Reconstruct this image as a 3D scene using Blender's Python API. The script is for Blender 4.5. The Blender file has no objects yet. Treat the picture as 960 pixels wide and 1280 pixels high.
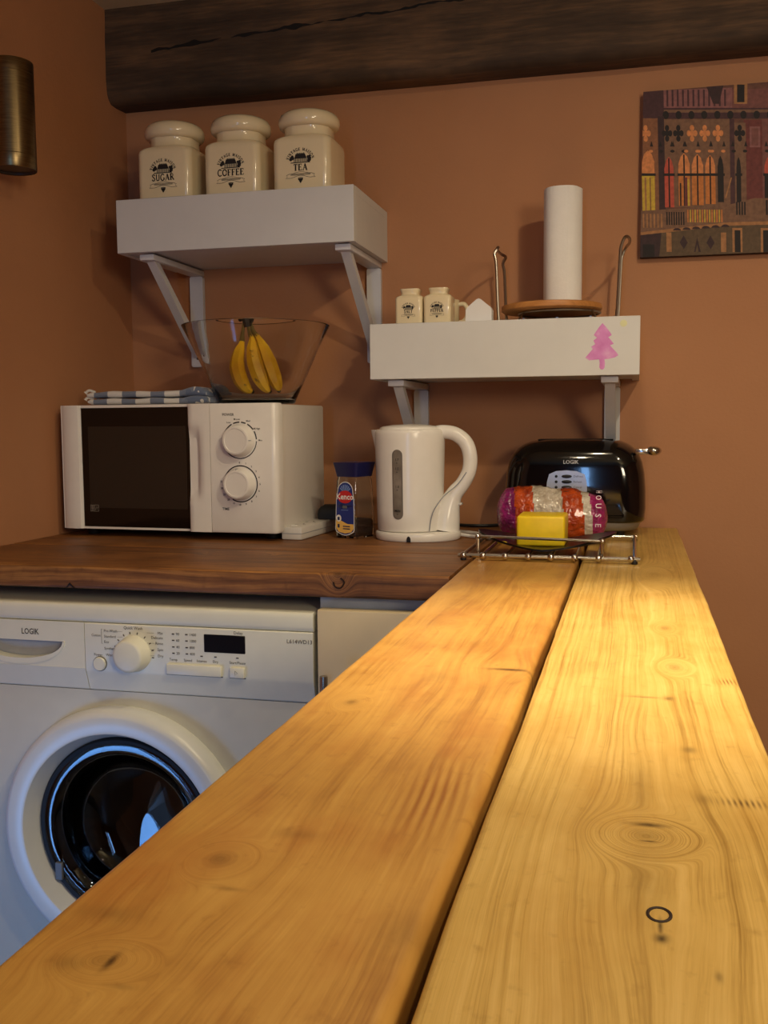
import bpy, bmesh, math, random
from mathutils import Vector, Matrix, noise as mnoise
from mathutils.geometry import tessellate_polygon

random.seed(7)
PI = math.pi
SC = bpy.context.scene
COL = SC.collection

# ------------------------------------------------------------------ camera
def make_camera():
    yaw, pitch, roll = math.radians(14.098), math.radians(-5.075), math.radians(-0.456)
    cy, sy, cp, sp = math.cos(yaw), math.sin(yaw), math.cos(pitch), math.sin(pitch)
    f = Vector((-sy * cp, cy * cp, sp)); r = Vector((cy, sy, 0)); u = r.cross(f)
    r2 = math.cos(roll) * r + math.sin(roll) * u
    u2 = -math.sin(roll) * r + math.cos(roll) * u
    cam = bpy.data.cameras.new('camera'); o = bpy.data.objects.new('camera', cam)
    COL.objects.link(o)
    M = Matrix(((r2.x, u2.x, -f.x, 0), (r2.y, u2.y, -f.y, 0), (r2.z, u2.z, -f.z, 1.11), (0, 0, 0, 1)))
    o.matrix_world = M
    cam.sensor_fit = 'VERTICAL'; cam.sensor_height = 24; cam.lens = 1245 / 1280 * 24
    cam.clip_start = 0.01
    SC.camera = o
make_camera()

# ------------------------------------------------------------------ light and exposure
SC.view_settings.view_transform = 'Standard'
SC.view_settings.look = 'None'
SC.view_settings.gamma = 1
SC.view_settings.use_curve_mapping = False
SC.view_settings.exposure = 0.0
SC.cycles.use_denoising = True
SC.cycles.max_bounces = 10
SC.cycles.transmission_bounces = 8
SC.cycles.sample_clamp_indirect = 6

w = bpy.data.worlds.new('world'); SC.world = w; w.use_nodes = True
w.node_tree.nodes['Background'].inputs[0].default_value = (0.35, 0.5, 0.8, 1)
w.node_tree.nodes['Background'].inputs[1].default_value = 0.5

def spot(name, loc, target, power, col, size_deg, blend, radius):
    l = bpy.data.lights.new(name, 'SPOT'); l.energy = power; l.color = col
    l.spot_size = math.radians(size_deg); l.spot_blend = blend; l.shadow_soft_size = radius
    o = bpy.data.objects.new(name, l); COL.objects.link(o); o.location = loc
    o.rotation_euler = (Vector(target) - Vector(loc)).to_track_quat('-Z', 'Y').to_euler()
    return o
def area(name, loc, target, power, col, sx, sy):
    l = bpy.data.lights.new(name, 'AREA'); l.shape = 'RECTANGLE'; l.size = sx; l.size_y = sy
    l.energy = power; l.color = col
    o = bpy.data.objects.new(name, l); COL.objects.link(o); o.location = loc
    o.rotation_euler = (Vector(target) - Vector(loc)).to_track_quat('-Z', 'Y').to_euler()
    return o
WARM = (1.0, 0.83, 0.56)
spot('downlight', (-0.04, 0.97, 1.96), (-0.02, 0.96, 0.9), 82, WARM, 47, 1.0, 0.025)
spot('downlight', (-0.04, 1.02, 1.96), (-0.02, 1.1, 0.9), 10, WARM, 128, 0.8, 0.025)
spot('downlight', (-0.15, 0.45, 1.96), (-0.15, 0.75, 0.9), 7, WARM, 128, 0.8, 0.025)
spot('downlight', (0.42, 0.62, 1.96), (0.25, 1.3, 0.9), 24, WARM, 128, 0.8, 0.025)
area('added_warm_fill', (0.95, -0.6, 1.55), (-0.45, 1.6, 1.25), 12.5, (1.0, 0.84, 0.60), 0.4, 0.4)  # added fill, unseen source; set where the bar shades the low washer front
area('window_daylight', (-0.15, -1.69, 1.1), (-0.15, 1.3, 1.1), 7, (0.25, 0.52, 1.0), 0.10, 1.4)
area('added_blue_fill', (-1.072, 0.80, 0.35), (-0.8, 1.15, 0.28), 1.2, (0.16, 0.42, 1.0), 0.13, 0.24)  # added low fill that turns the washer's lower left blue

# ------------------------------------------------------------------ material helpers
def S(h):
    h = h.lstrip('#')
    c = [int(h[i:i + 2], 16) / 255 for i in (0, 2, 4)]
    return tuple(x / 12.92 if x <= 0.04045 else ((x + 0.055) / 1.055) ** 2.4 for x in c) + (1,)

class G:
    """small node-graph builder"""
    def __init__(s, name):
        s.mat = bpy.data.materials.new(name); s.mat.use_nodes = True
        s.nt = s.mat.node_tree; s.b = s.nt.nodes['Principled BSDF']
    def n(s, t, **kw):
        nd = s.nt.nodes.new(t)
        for k, v in kw.items(): setattr(nd, k, v)
        return nd
    def put(s, sock, v):
        if isinstance(v, bpy.types.NodeSocket): s.nt.links.new(v, sock)
        else: sock.default_value = v
    def m(s, op, a, b=None, c=None, clamp=False):
        nd = s.n('ShaderNodeMath', operation=op); nd.use_clamp = clamp
        for i, v in enumerate((a, b, c)):
            if v is not None: s.put(nd.inputs[i], v)
        return nd.outputs[0]
    def mix(s, f, a, b, mode='MIX'):
        nd = s.n('ShaderNodeMix', data_type='RGBA', blend_type=mode)
        s.put(nd.inputs[0], f); s.put(nd.inputs[6], a); s.put(nd.inputs[7], b)
        return nd.outputs[2]
    def coord(s, origin=(0, 0, 0), which='Object'):
        t = s.n('ShaderNodeTexCoord')
        if origin == (0, 0, 0): return t.outputs[which]
        v = s.n('ShaderNodeVectorMath', operation='ADD'); s.nt.links.new(t.outputs[which], v.inputs[0])
        v.inputs[1].default_value = origin
        return v.outputs[0]
    def sep(s, v):
        nd = s.n('ShaderNodeSeparateXYZ'); s.nt.links.new(v, nd.inputs[0]); return nd.outputs
    def comb(s, x, y, z):
        nd = s.n('ShaderNodeCombineXYZ')
        for i, v in enumerate((x, y, z)): s.put(nd.inputs[i], v)
        return nd.outputs[0]
    def noise(s, vec, scale, detail=3, rough=0.55, dim='3D'):
        nd = s.n('ShaderNodeTexNoise', noise_dimensions=dim)
        if dim == '1D': s.put(nd.inputs['W'], vec)
        else: s.nt.links.new(vec, nd.inputs['Vector'])
        nd.inputs['Scale'].default_value = scale; nd.inputs['Detail'].default_value = detail
        nd.inputs['Roughness'].default_value = rough
        return nd.outputs[0]
    def ramp(s, f, stops):
        nd = s.n('ShaderNodeValToRGB'); s.put(nd.inputs[0], f)
        el = nd.color_ramp.elements
        while len(el) < len(stops): el.new(0.5)
        for e, (p, c) in zip(el, stops): e.position = p; e.color = c
        return nd.outputs[0]
    def bump(s, h, strength, dist=0.002):
        nd = s.n('ShaderNodeBump'); s.put(nd.inputs['Height'], h)
        nd.inputs['Strength'].default_value = strength; nd.inputs['Distance'].default_value = dist
        s.nt.links.new(nd.outputs[0], s.b.inputs['Normal'])
    def set(s, **kw):
        names = dict(col='Base Color', rough='Roughness', metal='Metallic', trans='Transmission Weight', ior='IOR',
                     coat='Coat Weight', coat_rough='Coat Roughness', spec='Specular IOR Level', alpha='Alpha',
                     sheen='Sheen Weight', sss='Subsurface Weight')
        for k, v in kw.items(): s.put(s.b.inputs[names[k]], v)
        return s

def plain(name, col, rough=0.5, metal=0.0, var=0.06, scale=30, bump=0.0, bscale=200, **kw):
    g = G(name); c = S(col) if isinstance(col, str) else col
    v = g.coord()
    f = g.noise(v, scale, 3)
    lo = tuple(x * (1 - var) for x in c[:3]) + (1,); hi = tuple(min(1, x * (1 + var)) for x in c[:3]) + (1,)
    g.set(col=g.ramp(f, [(0.3, lo), (0.7, hi)]), rough=rough, metal=metal, **kw)
    if bump: g.bump(g.noise(v, bscale, 2), bump, 0.001)
    return g.mat

def wood(name, light, mid, dark, knots=(), marks=(), axis='y', freq=60, origin=(0, 0, 0), blotch=None, rough=0.42, bumpk=0.25, contrast=1.0, streaks=(), ringk=0.5, wobble=0.02):
    """grain as contour lines of a height field: the field is bent around each knot"""
    g = G(name); v = g.coord(origin); X, Y, Z = g.sep(v)
    a, l = (X, Y) if axis == 'y' else (Y, X)
    a0_, l0_ = a, l
    a = g.m('ADD', a, g.m('MULTIPLY', Z, 0.7))
    wob = g.noise(g.comb(g.m('MULTIPLY', a, 6.0), g.m('MULTIPLY', l, 2.2), 0.0), 1.0, 2)
    h = g.m('ADD', a, g.m('MULTIPLY', g.m('SUBTRACT', wob, 0.5), wobble))
    wob2 = g.noise(g.comb(g.m('MULTIPLY', a, 30.0), g.m('MULTIPLY', l, 16.0), 1.0), 1.0, 2)
    h = g.m('ADD', h, g.m('MULTIPLY', g.m('SUBTRACT', wob2, 0.5), 0.003))
    def gauss(a0, l0, sa, sl):
        da = g.m('DIVIDE', g.m('SUBTRACT', a, a0), sa); dl = g.m('DIVIDE', g.m('SUBTRACT', l, l0), sl)
        return g.m('EXPONENT', g.m('MULTIPLY', g.m('ADD', g.m('MULTIPLY', da, da), g.m('MULTIPLY', dl, dl)), -1.0))
    kd = None
    for (a0, l0, sa, sl, amp, dk) in knots:
        e = gauss(a0, l0, sa, sl)
        # lines part around the knot; close rings inside its core
        h = g.m('SUBTRACT', h, g.m('MULTIPLY', g.m('MULTIPLY', g.m('SUBTRACT', a, a0), e), min(0.92, abs(amp) * 28)))
        if dk:
            da = g.m('DIVIDE', g.m('SUBTRACT', a, a0), sa); dl = g.m('DIVIDE', g.m('SUBTRACT', l, l0), sl)
            R = g.m('SQRT', g.m('ADD', g.m('MULTIPLY', da, da), g.m('MULTIPLY', dl, dl)))
            e3 = gauss(a0, l0, sa * 0.62, sl * 0.62)
            h = g.m('ADD', g.m('MULTIPLY', h, g.m('SUBTRACT', 1.0, e3)), g.m('MULTIPLY', g.m('ADD', g.m('MULTIPLY', R, sa * 0.9), a0 + 0.3), e3))
            e2 = g.m('MULTIPLY', gauss(a0, l0, sa * 0.36, sl * 0.36), dk)
            kd = e2 if kd is None else g.m('MAXIMUM', kd, e2)
    for (a0, l0, sa, sl, dk) in marks:
        e2 = g.m('MULTIPLY', gauss(a0, l0, sa, sl), dk)
        kd = e2 if kd is None else g.m('MAXIMUM', kd, e2)
    broad = g.noise(g.comb(g.m('MULTIPLY', h, freq * 0.22), g.m('MULTIPLY', l, 1.5), 7.0), 1.0, 2)
    rings = g.noise(g.comb(g.m('MULTIPLY', h, freq), g.m('MULTIPLY', l, 1.0), 2.0), 1.0, 2)
    fine = g.noise(g.comb(g.m('MULTIPLY', h, freq * 3.6), g.m('MULTIPLY', l, 14.0), 0.0), 1.0, 3, 0.65)
    cloud = g.noise(g.comb(g.m('MULTIPLY', a, 14.0), g.m('MULTIPLY', l, 9.0), 9.0), 1.0, 4, 0.6)
    t = g.m('ADD', g.m('ADD', g.m('MULTIPLY', rings, ringk * 0.62), g.m('MULTIPLY', fine, 0.24)), g.m('ADD', g.m('MULTIPLY', broad, ringk * 0.38), g.m('MULTIPLY', cloud, 0.76 - ringk)))
    lo, hi = 0.5 - 0.16 / contrast, 0.5 + 0.14 / contrast
    c = g.ramp(t, [(lo, S(dark)), (0.5, S(mid)), (hi, S(light))])
    if blotch:
        bn = g.noise(g.comb(g.m('MULTIPLY', a, 16.0), g.m('MULTIPLY', l, 8.0), 3.0), 1.0, 4, 0.6)
        c = g.mix(g.ramp(bn, [(0.48, (0, 0, 0, 1)), (0.74, (0.6, 0.6, 0.6, 1))]), c, S(blotch))
    sp = g.noise(g.comb(g.m('MULTIPLY', a, 90.0), g.m('MULTIPLY', l, 70.0), 5.0), 1.0, 3)
    c = g.mix(g.ramp(sp, [(0.60, (0, 0, 0, 1)), (0.78, (0.4, 0.4, 0.4, 1))]), c, S(dark))
    if kd is not None:
        kn = g.noise(g.comb(g.m('MULTIPLY', a, 160.0), g.m('MULTIPLY', l, 90.0), 0.0), 1.0, 3)
        kf = g.m('MULTIPLY', kd, g.m('ADD', g.m('MULTIPLY', kn, 0.9), 0.55), clamp=True)
        c = g.mix(kf, c, tuple(x * 0.22 for x in S(dark)[:3]) + (1,))
    for (a0, l0, sa, sl, fr, st, col) in streaks:      # groups of parallel rub marks
        e = gauss(a0, l0, sa, sl)
        ph = g.noise(g.comb(g.m('MULTIPLY', l, 9.0), 0.0, 4.0), 1.0, 2)
        sw = g.m('POWER', g.m('ABSOLUTE', g.m('SINE', g.m('ADD', g.m('MULTIPLY', g.m('ADD', a, g.m('MULTIPLY', l, 0.06)), fr), g.m('MULTIPLY', ph, 4.0)))), 2.5)
        c = g.mix(g.m('MULTIPLY', g.m('MULTIPLY', e, sw), st, clamp=True), c, S(col))
    g.set(col=c, rough=g.m('ADD', g.m('MULTIPLY', t, 0.2), rough - 0.1))
    g.bump(t, bumpk, 0.0012)
    return g.mat

def glass(name, col=(1, 1, 1, 1), rough=0.0, ior=1.45):
    g = G(name); g.set(col=col, rough=rough, trans=1.0, ior=ior); return g.mat

# ------------------------------------------------------------------ geometry helpers
def tag(o, label=None, cat=None, group=None, kind=None):
    if label: o['label'] = label
    if cat: o['category'] = cat
    if group: o['group'] = group
    if kind: o['kind'] = kind
    return o
def thing(name, loc, label, cat, group=None, rz=0.0):
    o = bpy.data.objects.new(name, None); COL.objects.link(o); o.location = loc
    o.rotation_euler = (0, 0, rz); o.empty_display_size = 0.05
    return tag(o, label, cat, group)
def obj(name, bm, mats, parent=None, label=None, angle=38, kind=None, smooth=True):
    me = bpy.data.meshes.new(name)
    bmesh.ops.recalc_face_normals(bm, faces=bm.faces) if not bm.get('flat') else None
    bm.bm.to_mesh(me) if isinstance(bm, dict) else bm.to_mesh(me)
    return me
class B:
    """collects shapes for ONE mesh object"""
    def __init__(s): s.bm = bmesh.new(); s.flat = False
    def _track(s): return set(s.bm.faces)
    def _mi(s, before, mi):
        if mi:
            for f in s.bm.faces:
                if f not in before: f.material_index = mi
    def box(s, x0, x1, y0, y1, z0, z1, bev=0.0, seg=2, mi=0, M=None):
        bf = s._track() if mi else None
        vs = [s.bm.verts.new((x, y, z)) for x in (x0, x1) for y in (y0, y1) for z in (z0, z1)]
        fs = [(0, 1, 3, 2), (4, 6, 7, 5), (0, 4, 5, 1), (2, 3, 7, 6), (0, 2, 6, 4), (1, 5, 7, 3)]
        F = [s.bm.faces.new([vs[i] for i in f]) for f in fs]
        if M is not None:
            for v in vs: v.co = M @ v.co
        if bev:
            es = list({e for f in F for e in f.edges})
            bmesh.ops.bevel(s.bm, geom=es, offset=bev, segments=seg, affect='EDGES', profile=0.5, clamp_overlap=True)
        if mi: s._mi(bf, mi)
        return s
    def loft(s, rings, cap0=True, cap1=True, mi=0, closed=True):
        R = [[s.bm.verts.new(p) for p in r] for r in rings]
        n = len(R[0])
        for i in range(len(R) - 1):
            for j in range(n if closed else n - 1):
                k = (j + 1) % n
                f = s.bm.faces.new((R[i][j], R[i][k], R[i + 1][k], R[i + 1][j])); f.material_index = mi
        if cap0: s.bm.faces.new(list(reversed(R[0]))).material_index = mi
        if cap1: s.bm.faces.new(R[-1]).material_index = mi
        return s
    def lathe(s, prof, n=32, c=(0, 0, 0), sx=1, sy=1, mi=0, cap0=True, cap1=True, axis='z'):
        rings = []
        for r, z in prof:
            r = max(r, 1e-5); ring = []
            for k in range(n):
                t = 2 * PI * k / n; x, y = r * math.cos(t) * sx, r * math.sin(t) * sy
                p = {'z': (x, y, z), 'y': (x, z, -y), 'x': (z, x, y)}[axis]
                ring.append((c[0] + p[0], c[1] + p[1], c[2] + p[2]))
            rings.append(ring)
        return s.loft(rings, cap0, cap1, mi)
    def tube(s, pts, r, n=8, closed=False, mi=0, flat=1.0):
        P = [Vector(p) for p in pts]; N = len(P)
        rr = r if isinstance(r, (list, tuple)) else [r] * N
        T = []
        for i in range(N):
            a = P[(i - 1) % N] if (closed or i > 0) else P[i]
            b = P[(i + 1) % N] if (closed or i < N - 1) else P[i]
            d = b - a; T.append(d.normalized() if d.length > 1e-9 else Vector((0, 0, 1)))
        up = Vector((0, 0, 1)) if abs(T[0].z) < 0.9 else Vector((0, 1, 0))
        u = (up - T[0] * up.dot(T[0])).normalized(); rings = []
        for i in range(N):
            u = (u - T[i] * u.dot(T[i])).normalized(); w_ = T[i].cross(u)
            rings.append([tuple(P[i] + (u * math.cos(2 * PI * k / n) * flat + w_ * math.sin(2 * PI * k / n)) * rr[i]) for k in range(n)])
        if closed:
            rings.append(rings[0]); return s.loft(rings, False, False, mi)
        return s.loft(rings, True, True, mi)
    def ball(s, c, r, nu=12, nv=8, sc=(1, 1, 1), mi=0):
        rings = []
        for i in range(nv + 1):
            t = PI * i / nv; z = -math.cos(t); q = max(math.sin(t), 1e-4)
            rings.append([(c[0] + r * sc[0] * q * math.cos(2 * PI * k / nu), c[1] + r * sc[1] * q * math.sin(2 * PI * k / nu), c[2] + r * sc[2] * z) for k in range(nu)])
        return s.loft(rings, True, True, mi)
    def prism(s, poly, y0, y1, mi=0, holes=(), bev=0.0):
        """polygon in x,z (with holes), from y0 (front) to y1 (back)"""
        loops = [poly] + list(holes)
        allp = [p for lp in loops for p in lp]
        tris = tessellate_polygon([[Vector((p[0], p[1], 0)) for p in lp] for lp in loops])
        A = [s.bm.verts.new((p[0], y0, p[1])) for p in allp]; Bk = [s.bm.verts.new((p[0], y1, p[1])) for p in allp]
        for t in tris:
            try:
                s.bm.faces.new([A[i] for i in t]).material_index = mi
                s.bm.faces.new([Bk[i] for i in reversed(t)]).material_index = mi
            except ValueError: pass
        o = 0
        for lp in loops:
            n = len(lp)
            for j in range(n):
                k = (j + 1) % n
                s.bm.faces.new((A[o + j], A[o + k], Bk[o + k], Bk[o + j])).material_index = mi
            o += n
        return s
    def poly(s, pts, y, mi=0):
        """flat print facing -y"""
        s.flat = True
        f = s.bm.faces.new([s.bm.verts.new((p[0], y, p[1])) for p in pts]); f.material_index = mi
        f.normal_update()
        if f.normal.y > 0: f.normal_flip()
        return s
    def rect(s, x0, x1, z0, z1, y, mi=0): return s.poly([(x0, z0), (x1, z0), (x1, z1), (x0, z1)], y, mi)
    def disc(s, x, z, r, y, mi=0, n=20, sz=1.0):
        return s.poly([(x + r * math.cos(2 * PI * k / n), z + r * sz * math.sin(2 * PI * k / n)) for k in range(n)], y, mi)
    def ribbon(s, pts, wd, y, mi=0):
        """stroke of a width in the x,z plane"""
        s.flat = True
        n = len(pts); L, R = [], []
        for i in range(n):
            a = pts[max(i - 1, 0)]; b = pts[min(i + 1, n - 1)]
            dx, dz = b[0] - a[0], b[1] - a[1]; d = math.hypot(dx, dz) or 1
            nx, nz = -dz / d * wd / 2, dx / d * wd / 2
            L.append(s.bm.verts.new((pts[i][0] + nx, y, pts[i][1] + nz))); R.append(s.bm.verts.new((pts[i][0] - nx, y, pts[i][1] - nz)))
        for i in range(n - 1):
            f = s.bm.faces.new((L[i], R[i], R[i + 1], L[i + 1])); f.material_index = mi
        return s
    def text(s, body, size, x, y, z, mi=0, align='CENTER', bold=0.0, M=None, sx=1.0):
        s.flat = True
        cu = bpy.data.curves.new('t', 'FONT'); cu.body = body; cu.size = size; cu.align_x = align; cu.align_y = 'CENTER'
        cu.resolution_u = 2; cu.offset = bold * size
        ob = bpy.data.objects.new('t', cu); me = bpy.data.meshes.new_from_object(ob)
        if M is None: M = Matrix.Translation((x, y, z)) @ Matrix.Rotation(PI / 2, 4, 'X') @ Matrix.Diagonal((sx, 1, 1, 1))
        me.transform(M); bf = s._track(); s.bm.from_mesh(me); s._mi(bf, mi)
        bpy.data.objects.remove(ob); bpy.data.curves.remove(cu); bpy.data.meshes.remove(me)
        return s
    def xform(s, M):
        bmesh.ops.transform(s.bm, matrix=M, verts=s.bm.verts); return s
    def build(s, name, mats, parent=None, label=None, angle=38, kind=None, loc=None):
        me = bpy.data.meshes.new(name)
        if not s.flat: bmesh.ops.recalc_face_normals(s.bm, faces=s.bm.faces)
        s.bm.to_mesh(me); s.bm.free()
        me.polygons.foreach_set('use_smooth', [True] * len(me.polygons))
        me.set_sharp_from_angle(angle=math.radians(angle))
        for m in (mats if isinstance(mats, (list, tuple)) else [mats]): me.materials.append(m)
        o = bpy.data.objects.new(name, me); COL.objects.link(o)
        if parent: o.parent = parent
        if loc: o.location = loc
        tag(o, label, kind=kind)
        return o
def obj_copy(o, parent=None):
    c = o.copy(); COL.objects.link(c)
    if parent: c.parent = parent
    for ch in list(o.children): obj_copy(ch, c)
    return c
def rrect(cx, cy, z, hx, hy, r, n=5):
    pts = []
    for (sx, sy, a0) in ((1, 1, 0), (-1, 1, PI / 2), (-1, -1, PI), (1, -1, 1.5 * PI)):
        for k in range(n + 1):
            a = a0 + PI / 2 * k / n
            pts.append((cx + sx * (hx - r) + r * math.cos(a), cy + sy * (hy - r) + r * math.sin(a), z))
    return pts
def rr2(x0, x1, z0, z1, r, n=5):
    return [(p[0], p[1]) for p in rrect((x0 + x1) / 2, (z0 + z1) / 2, 0, (x1 - x0) / 2, (z1 - z0) / 2, r, n)]
def ell(cx, cz, rx, rz, a0=0, a1=360, n=24):
    return [(cx + rx * math.cos(math.radians(a0 + (a1 - a0) * k / n)), cz + rz * math.sin(math.radians(a0 + (a1 - a0) * k / n))) for k in range(n + (0 if abs(a1 - a0) >= 360 else 1))]
def smooth(pts, k=6, closed=False):
    P = [Vector(p) for p in pts]; n = len(P); out = []
    for i in range(n if closed else n - 1):
        p0 = P[(i - 1) % n] if (closed or i > 0) else P[0]; p1 = P[i]; p2 = P[(i + 1) % n]; p3 = P[(i + 2) % n] if (closed or i < n - 2) else P[n - 1]
        for j in range(k):
            t = j / k
            out.append(0.5 * ((2 * p1) + (p2 - p0) * t + (2 * p0 - 5 * p1 + 4 * p2 - p3) * t * t + (3 * p1 - p0 - 3 * p2 + p3) * t ** 3))
    if not closed: out.append(P[-1])
    return out
del obj

# ------------------------------------------------------------------ materials
def wall_mat():
    g = G('terracotta_paint'); v = g.coord()
    f = g.noise(v, 2.2, 4, 0.6)
    c = g.ramp(f, [(0.3, S('#b27b54')), (0.7, S('#bc855c'))])
    g.set(col=c, rough=0.75); g.bump(g.noise(v, 160, 3), 0.25, 0.0015); return g.mat
M_WALL = wall_mat()
M_CEIL = plain('ceiling_paint', '#cdbf9d', 0.8)
M_FLOOR = plain('floor_tile', '#6b5a4a', 0.5)
M_TRIM = plain('window_paint', '#d8d8d4', 0.4)
M_SHELF = plain('white_shelf_paint', '#d6d6d4', 0.55, var=0.03, scale=12, bump=0.15, bscale=90)
M_BRACKET = plain('white_bracket_paint', '#d6d7da', 0.45, var=0.03)
M_CREAM = plain('cream_glaze', '#e9d9b4', 0.16, var=0.03, scale=18, coat=0.4)
M_INK = plain('black_ink', '#1b1714', 0.6)
M_INKB = plain('brown_ink', '#4a4136', 0.6)
M_WHITE = plain('white_plastic', '#ebe7df', 0.22, var=0.02)
M_WHITE2 = plain('grey_white_plastic', '#cfcac2', 0.35, var=0.02)
M_APPL = plain('white_enamel', '#d0cdbb', 0.3, var=0.02)
M_APPL2 = plain('white_appliance_plastic', '#e6e4d0', 0.38, var=0.02)
M_GREYLINE = plain('grey_seam', '#4c4a46', 0.6)
M_RECESS = plain('recess_shade_plastic', '#b9bab6', 0.5)  # shade of the drawer grip put into the colour as grey
M_BLACK = plain('black_gloss_plastic', '#060608', 0.1, coat=0.5)
M_BLACKM = plain('black_matt_plastic', '#0c0c0e', 0.5)
M_DARKGLASS = plain('dark_door_glass', '#0b0806', 0.09, var=0.1)
M_MESHGREY = plain('perforated_door_screen', '#2b241d', 0.25, var=0.2, scale=900)
M_CHROME = plain('chrome', '#c9c4bc', 0.18, metal=1.0)
M_STEEL = plain('brushed_steel_wire', '#a39b90', 0.28, metal=1.0)
M_SILVER = plain('silver_plastic', '#bfc4d2', 0.3, metal=0.35)
M_GREY = plain('grey_plastic', '#8b8f99', 0.4)
M_PAPER = plain('paper_towel', '#efece6', 0.9, var=0.02, bump=0.8, bscale=260)
M_GLASS = glass('clear_glass', (0.97, 0.98, 0.98, 1), 0.0, 1.22)
M_JARGLASS = glass('jar_glass', (0.92, 0.93, 0.9, 1))
M_YELLOW = plain('butter', '#f2cf1c', 0.42, var=0.06, scale=60, sss=0.1)

# ------------------------------------------------------------------ room
def room():
    x0, x1, y0, y1, zc = -1.085, 1.7, -1.7, 2.038, 1.975
    t = 0.08
    B().box(x0 - t, x1 + t, y1, y1 + t, 0, zc).build('wall_back', M_WALL, kind='structure')
    f = B(); f.prism([(y0, 0), (y1, 0), (y1, zc), (y0, zc)], 0, t, holes=[[(0.58, 0.15), (1.02, 0.15), (1.02, 0.55), (0.58, 0.55)]])
    f.xform(Matrix(((0, 1, 0, x0 - t), (1, 0, 0, 0), (0, 0, 1, 0), (0, 0, 0, 1)))).build('wall_left', M_WALL, kind='structure')
    wn = B()
    for a, b in ((0.58, 0.60), (1.0, 1.02)): wn.box(x0 - 0.06, x0 - 0.015, a, b, 0.15, 0.55)
    for a, b in ((0.15, 0.17), (0.53, 0.55)): wn.box(x0 - 0.06, x0 - 0.015, 0.58, 1.02, a, b)
    wn.build('added_light_opening', M_TRIM, kind='structure')  # added unseen opening, sized and placed for the blue fill on the washer
    B().box(x1, x1 + t, y0, y1, 0, zc).build('wall_right', M_WALL, kind='structure')
    f = B()
    f.prism([(x0 - t, 0), (x1 + t, 0), (x1 + t, zc), (x0 - t, zc)], y0 - t, y0, holes=[[(-0.25, 0.32), (-0.05, 0.32), (-0.05, 1.88), (-0.25, 1.88)]])
    f.build('wall_front', M_WALL, kind='structure')
    B().box(x0 - t, x1 + t, y0 - t, y1 + t, -t, 0).build('floor', M_FLOOR, kind='structure')
    B().box(x0 - t, x1 + t, y0 - t, y1 + t, zc, zc + t).build('ceiling', M_CEIL, kind='structure')
    wn = B()
    for a, b in ((-0.25, -0.22), (-0.08, -0.05)): wn.box(a, b, y0 - 0.06, y0 - 0.01, 0.32, 1.88)
    for a, b in ((0.32, 0.36), (1.84, 1.88), (1.2, 1.23)): wn.box(-0.25, -0.05, y0 - 0.06, y0 - 0.01, a, b)
    wn.build('window_1', M_TRIM, kind='structure')
room()

def beam():
    # heavy old timber along the top of the back wall, against the ceiling
    g = G('old_dark_timber'); v = g.coord((-0.2, 1.96, 1.88)); X, Y, Z = g.sep(v)
    l = X; a = g.m('ADD', Z, g.m('MULTIPLY', Y, 0.8))
    n1 = g.noise(g.comb(g.m('MULTIPLY', l, 3.0), g.m('MULTIPLY', a, 24.0), 0.0), 1.0, 4)
    n2 = g.noise(g.comb(g.m('MULTIPLY', l, 14.0), g.m('MULTIPLY', a, 160.0), 0.0), 1.0, 3)
    n3 = g.noise(v, 6.0, 4)
    t = g.m('ADD', g.m('ADD', g.m('MULTIPLY', n1, 0.45), g.m('MULTIPLY', n2, 0.25)), g.m('MULTIPLY', n3, 0.3))
    c = g.ramp(t, [(0.33, S('#2a2017')), (0.5, S('#4c3a29')), (0.66, S('#785a3d'))])
    # the long shake (crack) rising to the right
    wig = g.noise(g.m('MULTIPLY', l, 9.0), 1.0, 3, 0.6, '1D')
    za = g.m('ADD', g.m('MULTIPLY', l, 0.05), g.m('MULTIPLY', g.m('SUBTRACT', wig, 0.5), 0.02))
    d = g.m('ABSOLUTE', g.m('SUBTRACT', Z, g.m('ADD', za, 1.9315)))
    gap = g.m('MULTIPLY', g.m('LESS_THAN', d, g.m('MULTIPLY', g.m('SUBTRACT', g.noise(g.m('MULTIPLY', l, 14.0), 1.0, 2, 0.5, '1D'), 0.36), 0.016)),
              g.m('MULTIPLY', g.m('GREATER_THAN', l, -0.98), g.m('LESS_THAN', l, -0.30)))
    c = g.mix(gap, c, S('#0a0705'))
    g.set(col=c, rough=0.8); g.bump(g.m('SUBTRACT', t, gap), 0.7, 0.006)
    b = B(); L0, L1, n = -1.085, 1.7, 90
    sec = [(2.04, 1.787), (2.0, 1.785), (1.975, 1.786), (1.966, 1.793), (1.961, 1.803), (1.958, 1.83), (1.957, 1.87), (1.957, 1.91), (1.958, 1.95), (1.960, 1.975), (2.04, 1.975)]
    rings = []
    for i in range(n + 1):
        x = L0 + (L1 - L0) * i / n; ring = []
        for j, (y, z) in enumerate(sec):
            dy = mnoise.noise(Vector((x * 5, z * 14, 1))) * 0.004 if 1 <= j <= 8 else 0
            dz = mnoise.noise(Vector((x * 7, y * 20, 5))) * 0.003 if 1 <= j <= 4 else 0
            ring.append((x, y + dy - 0.001, z + dz - (x + 0.45) * 0.002))
        rings.append(ring)
    b.loft(rings)
    M = Matrix.Translation((0.2, -1.96, -1.88))
    o = b.xform(M).build('ceiling_beam', g.mat, loc=(-0.2, 1.96, 1.88), angle=60)
    tag(o, 'dark rough-hewn timber beam running along the top of the back wall', 'beam')
beam()

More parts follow.
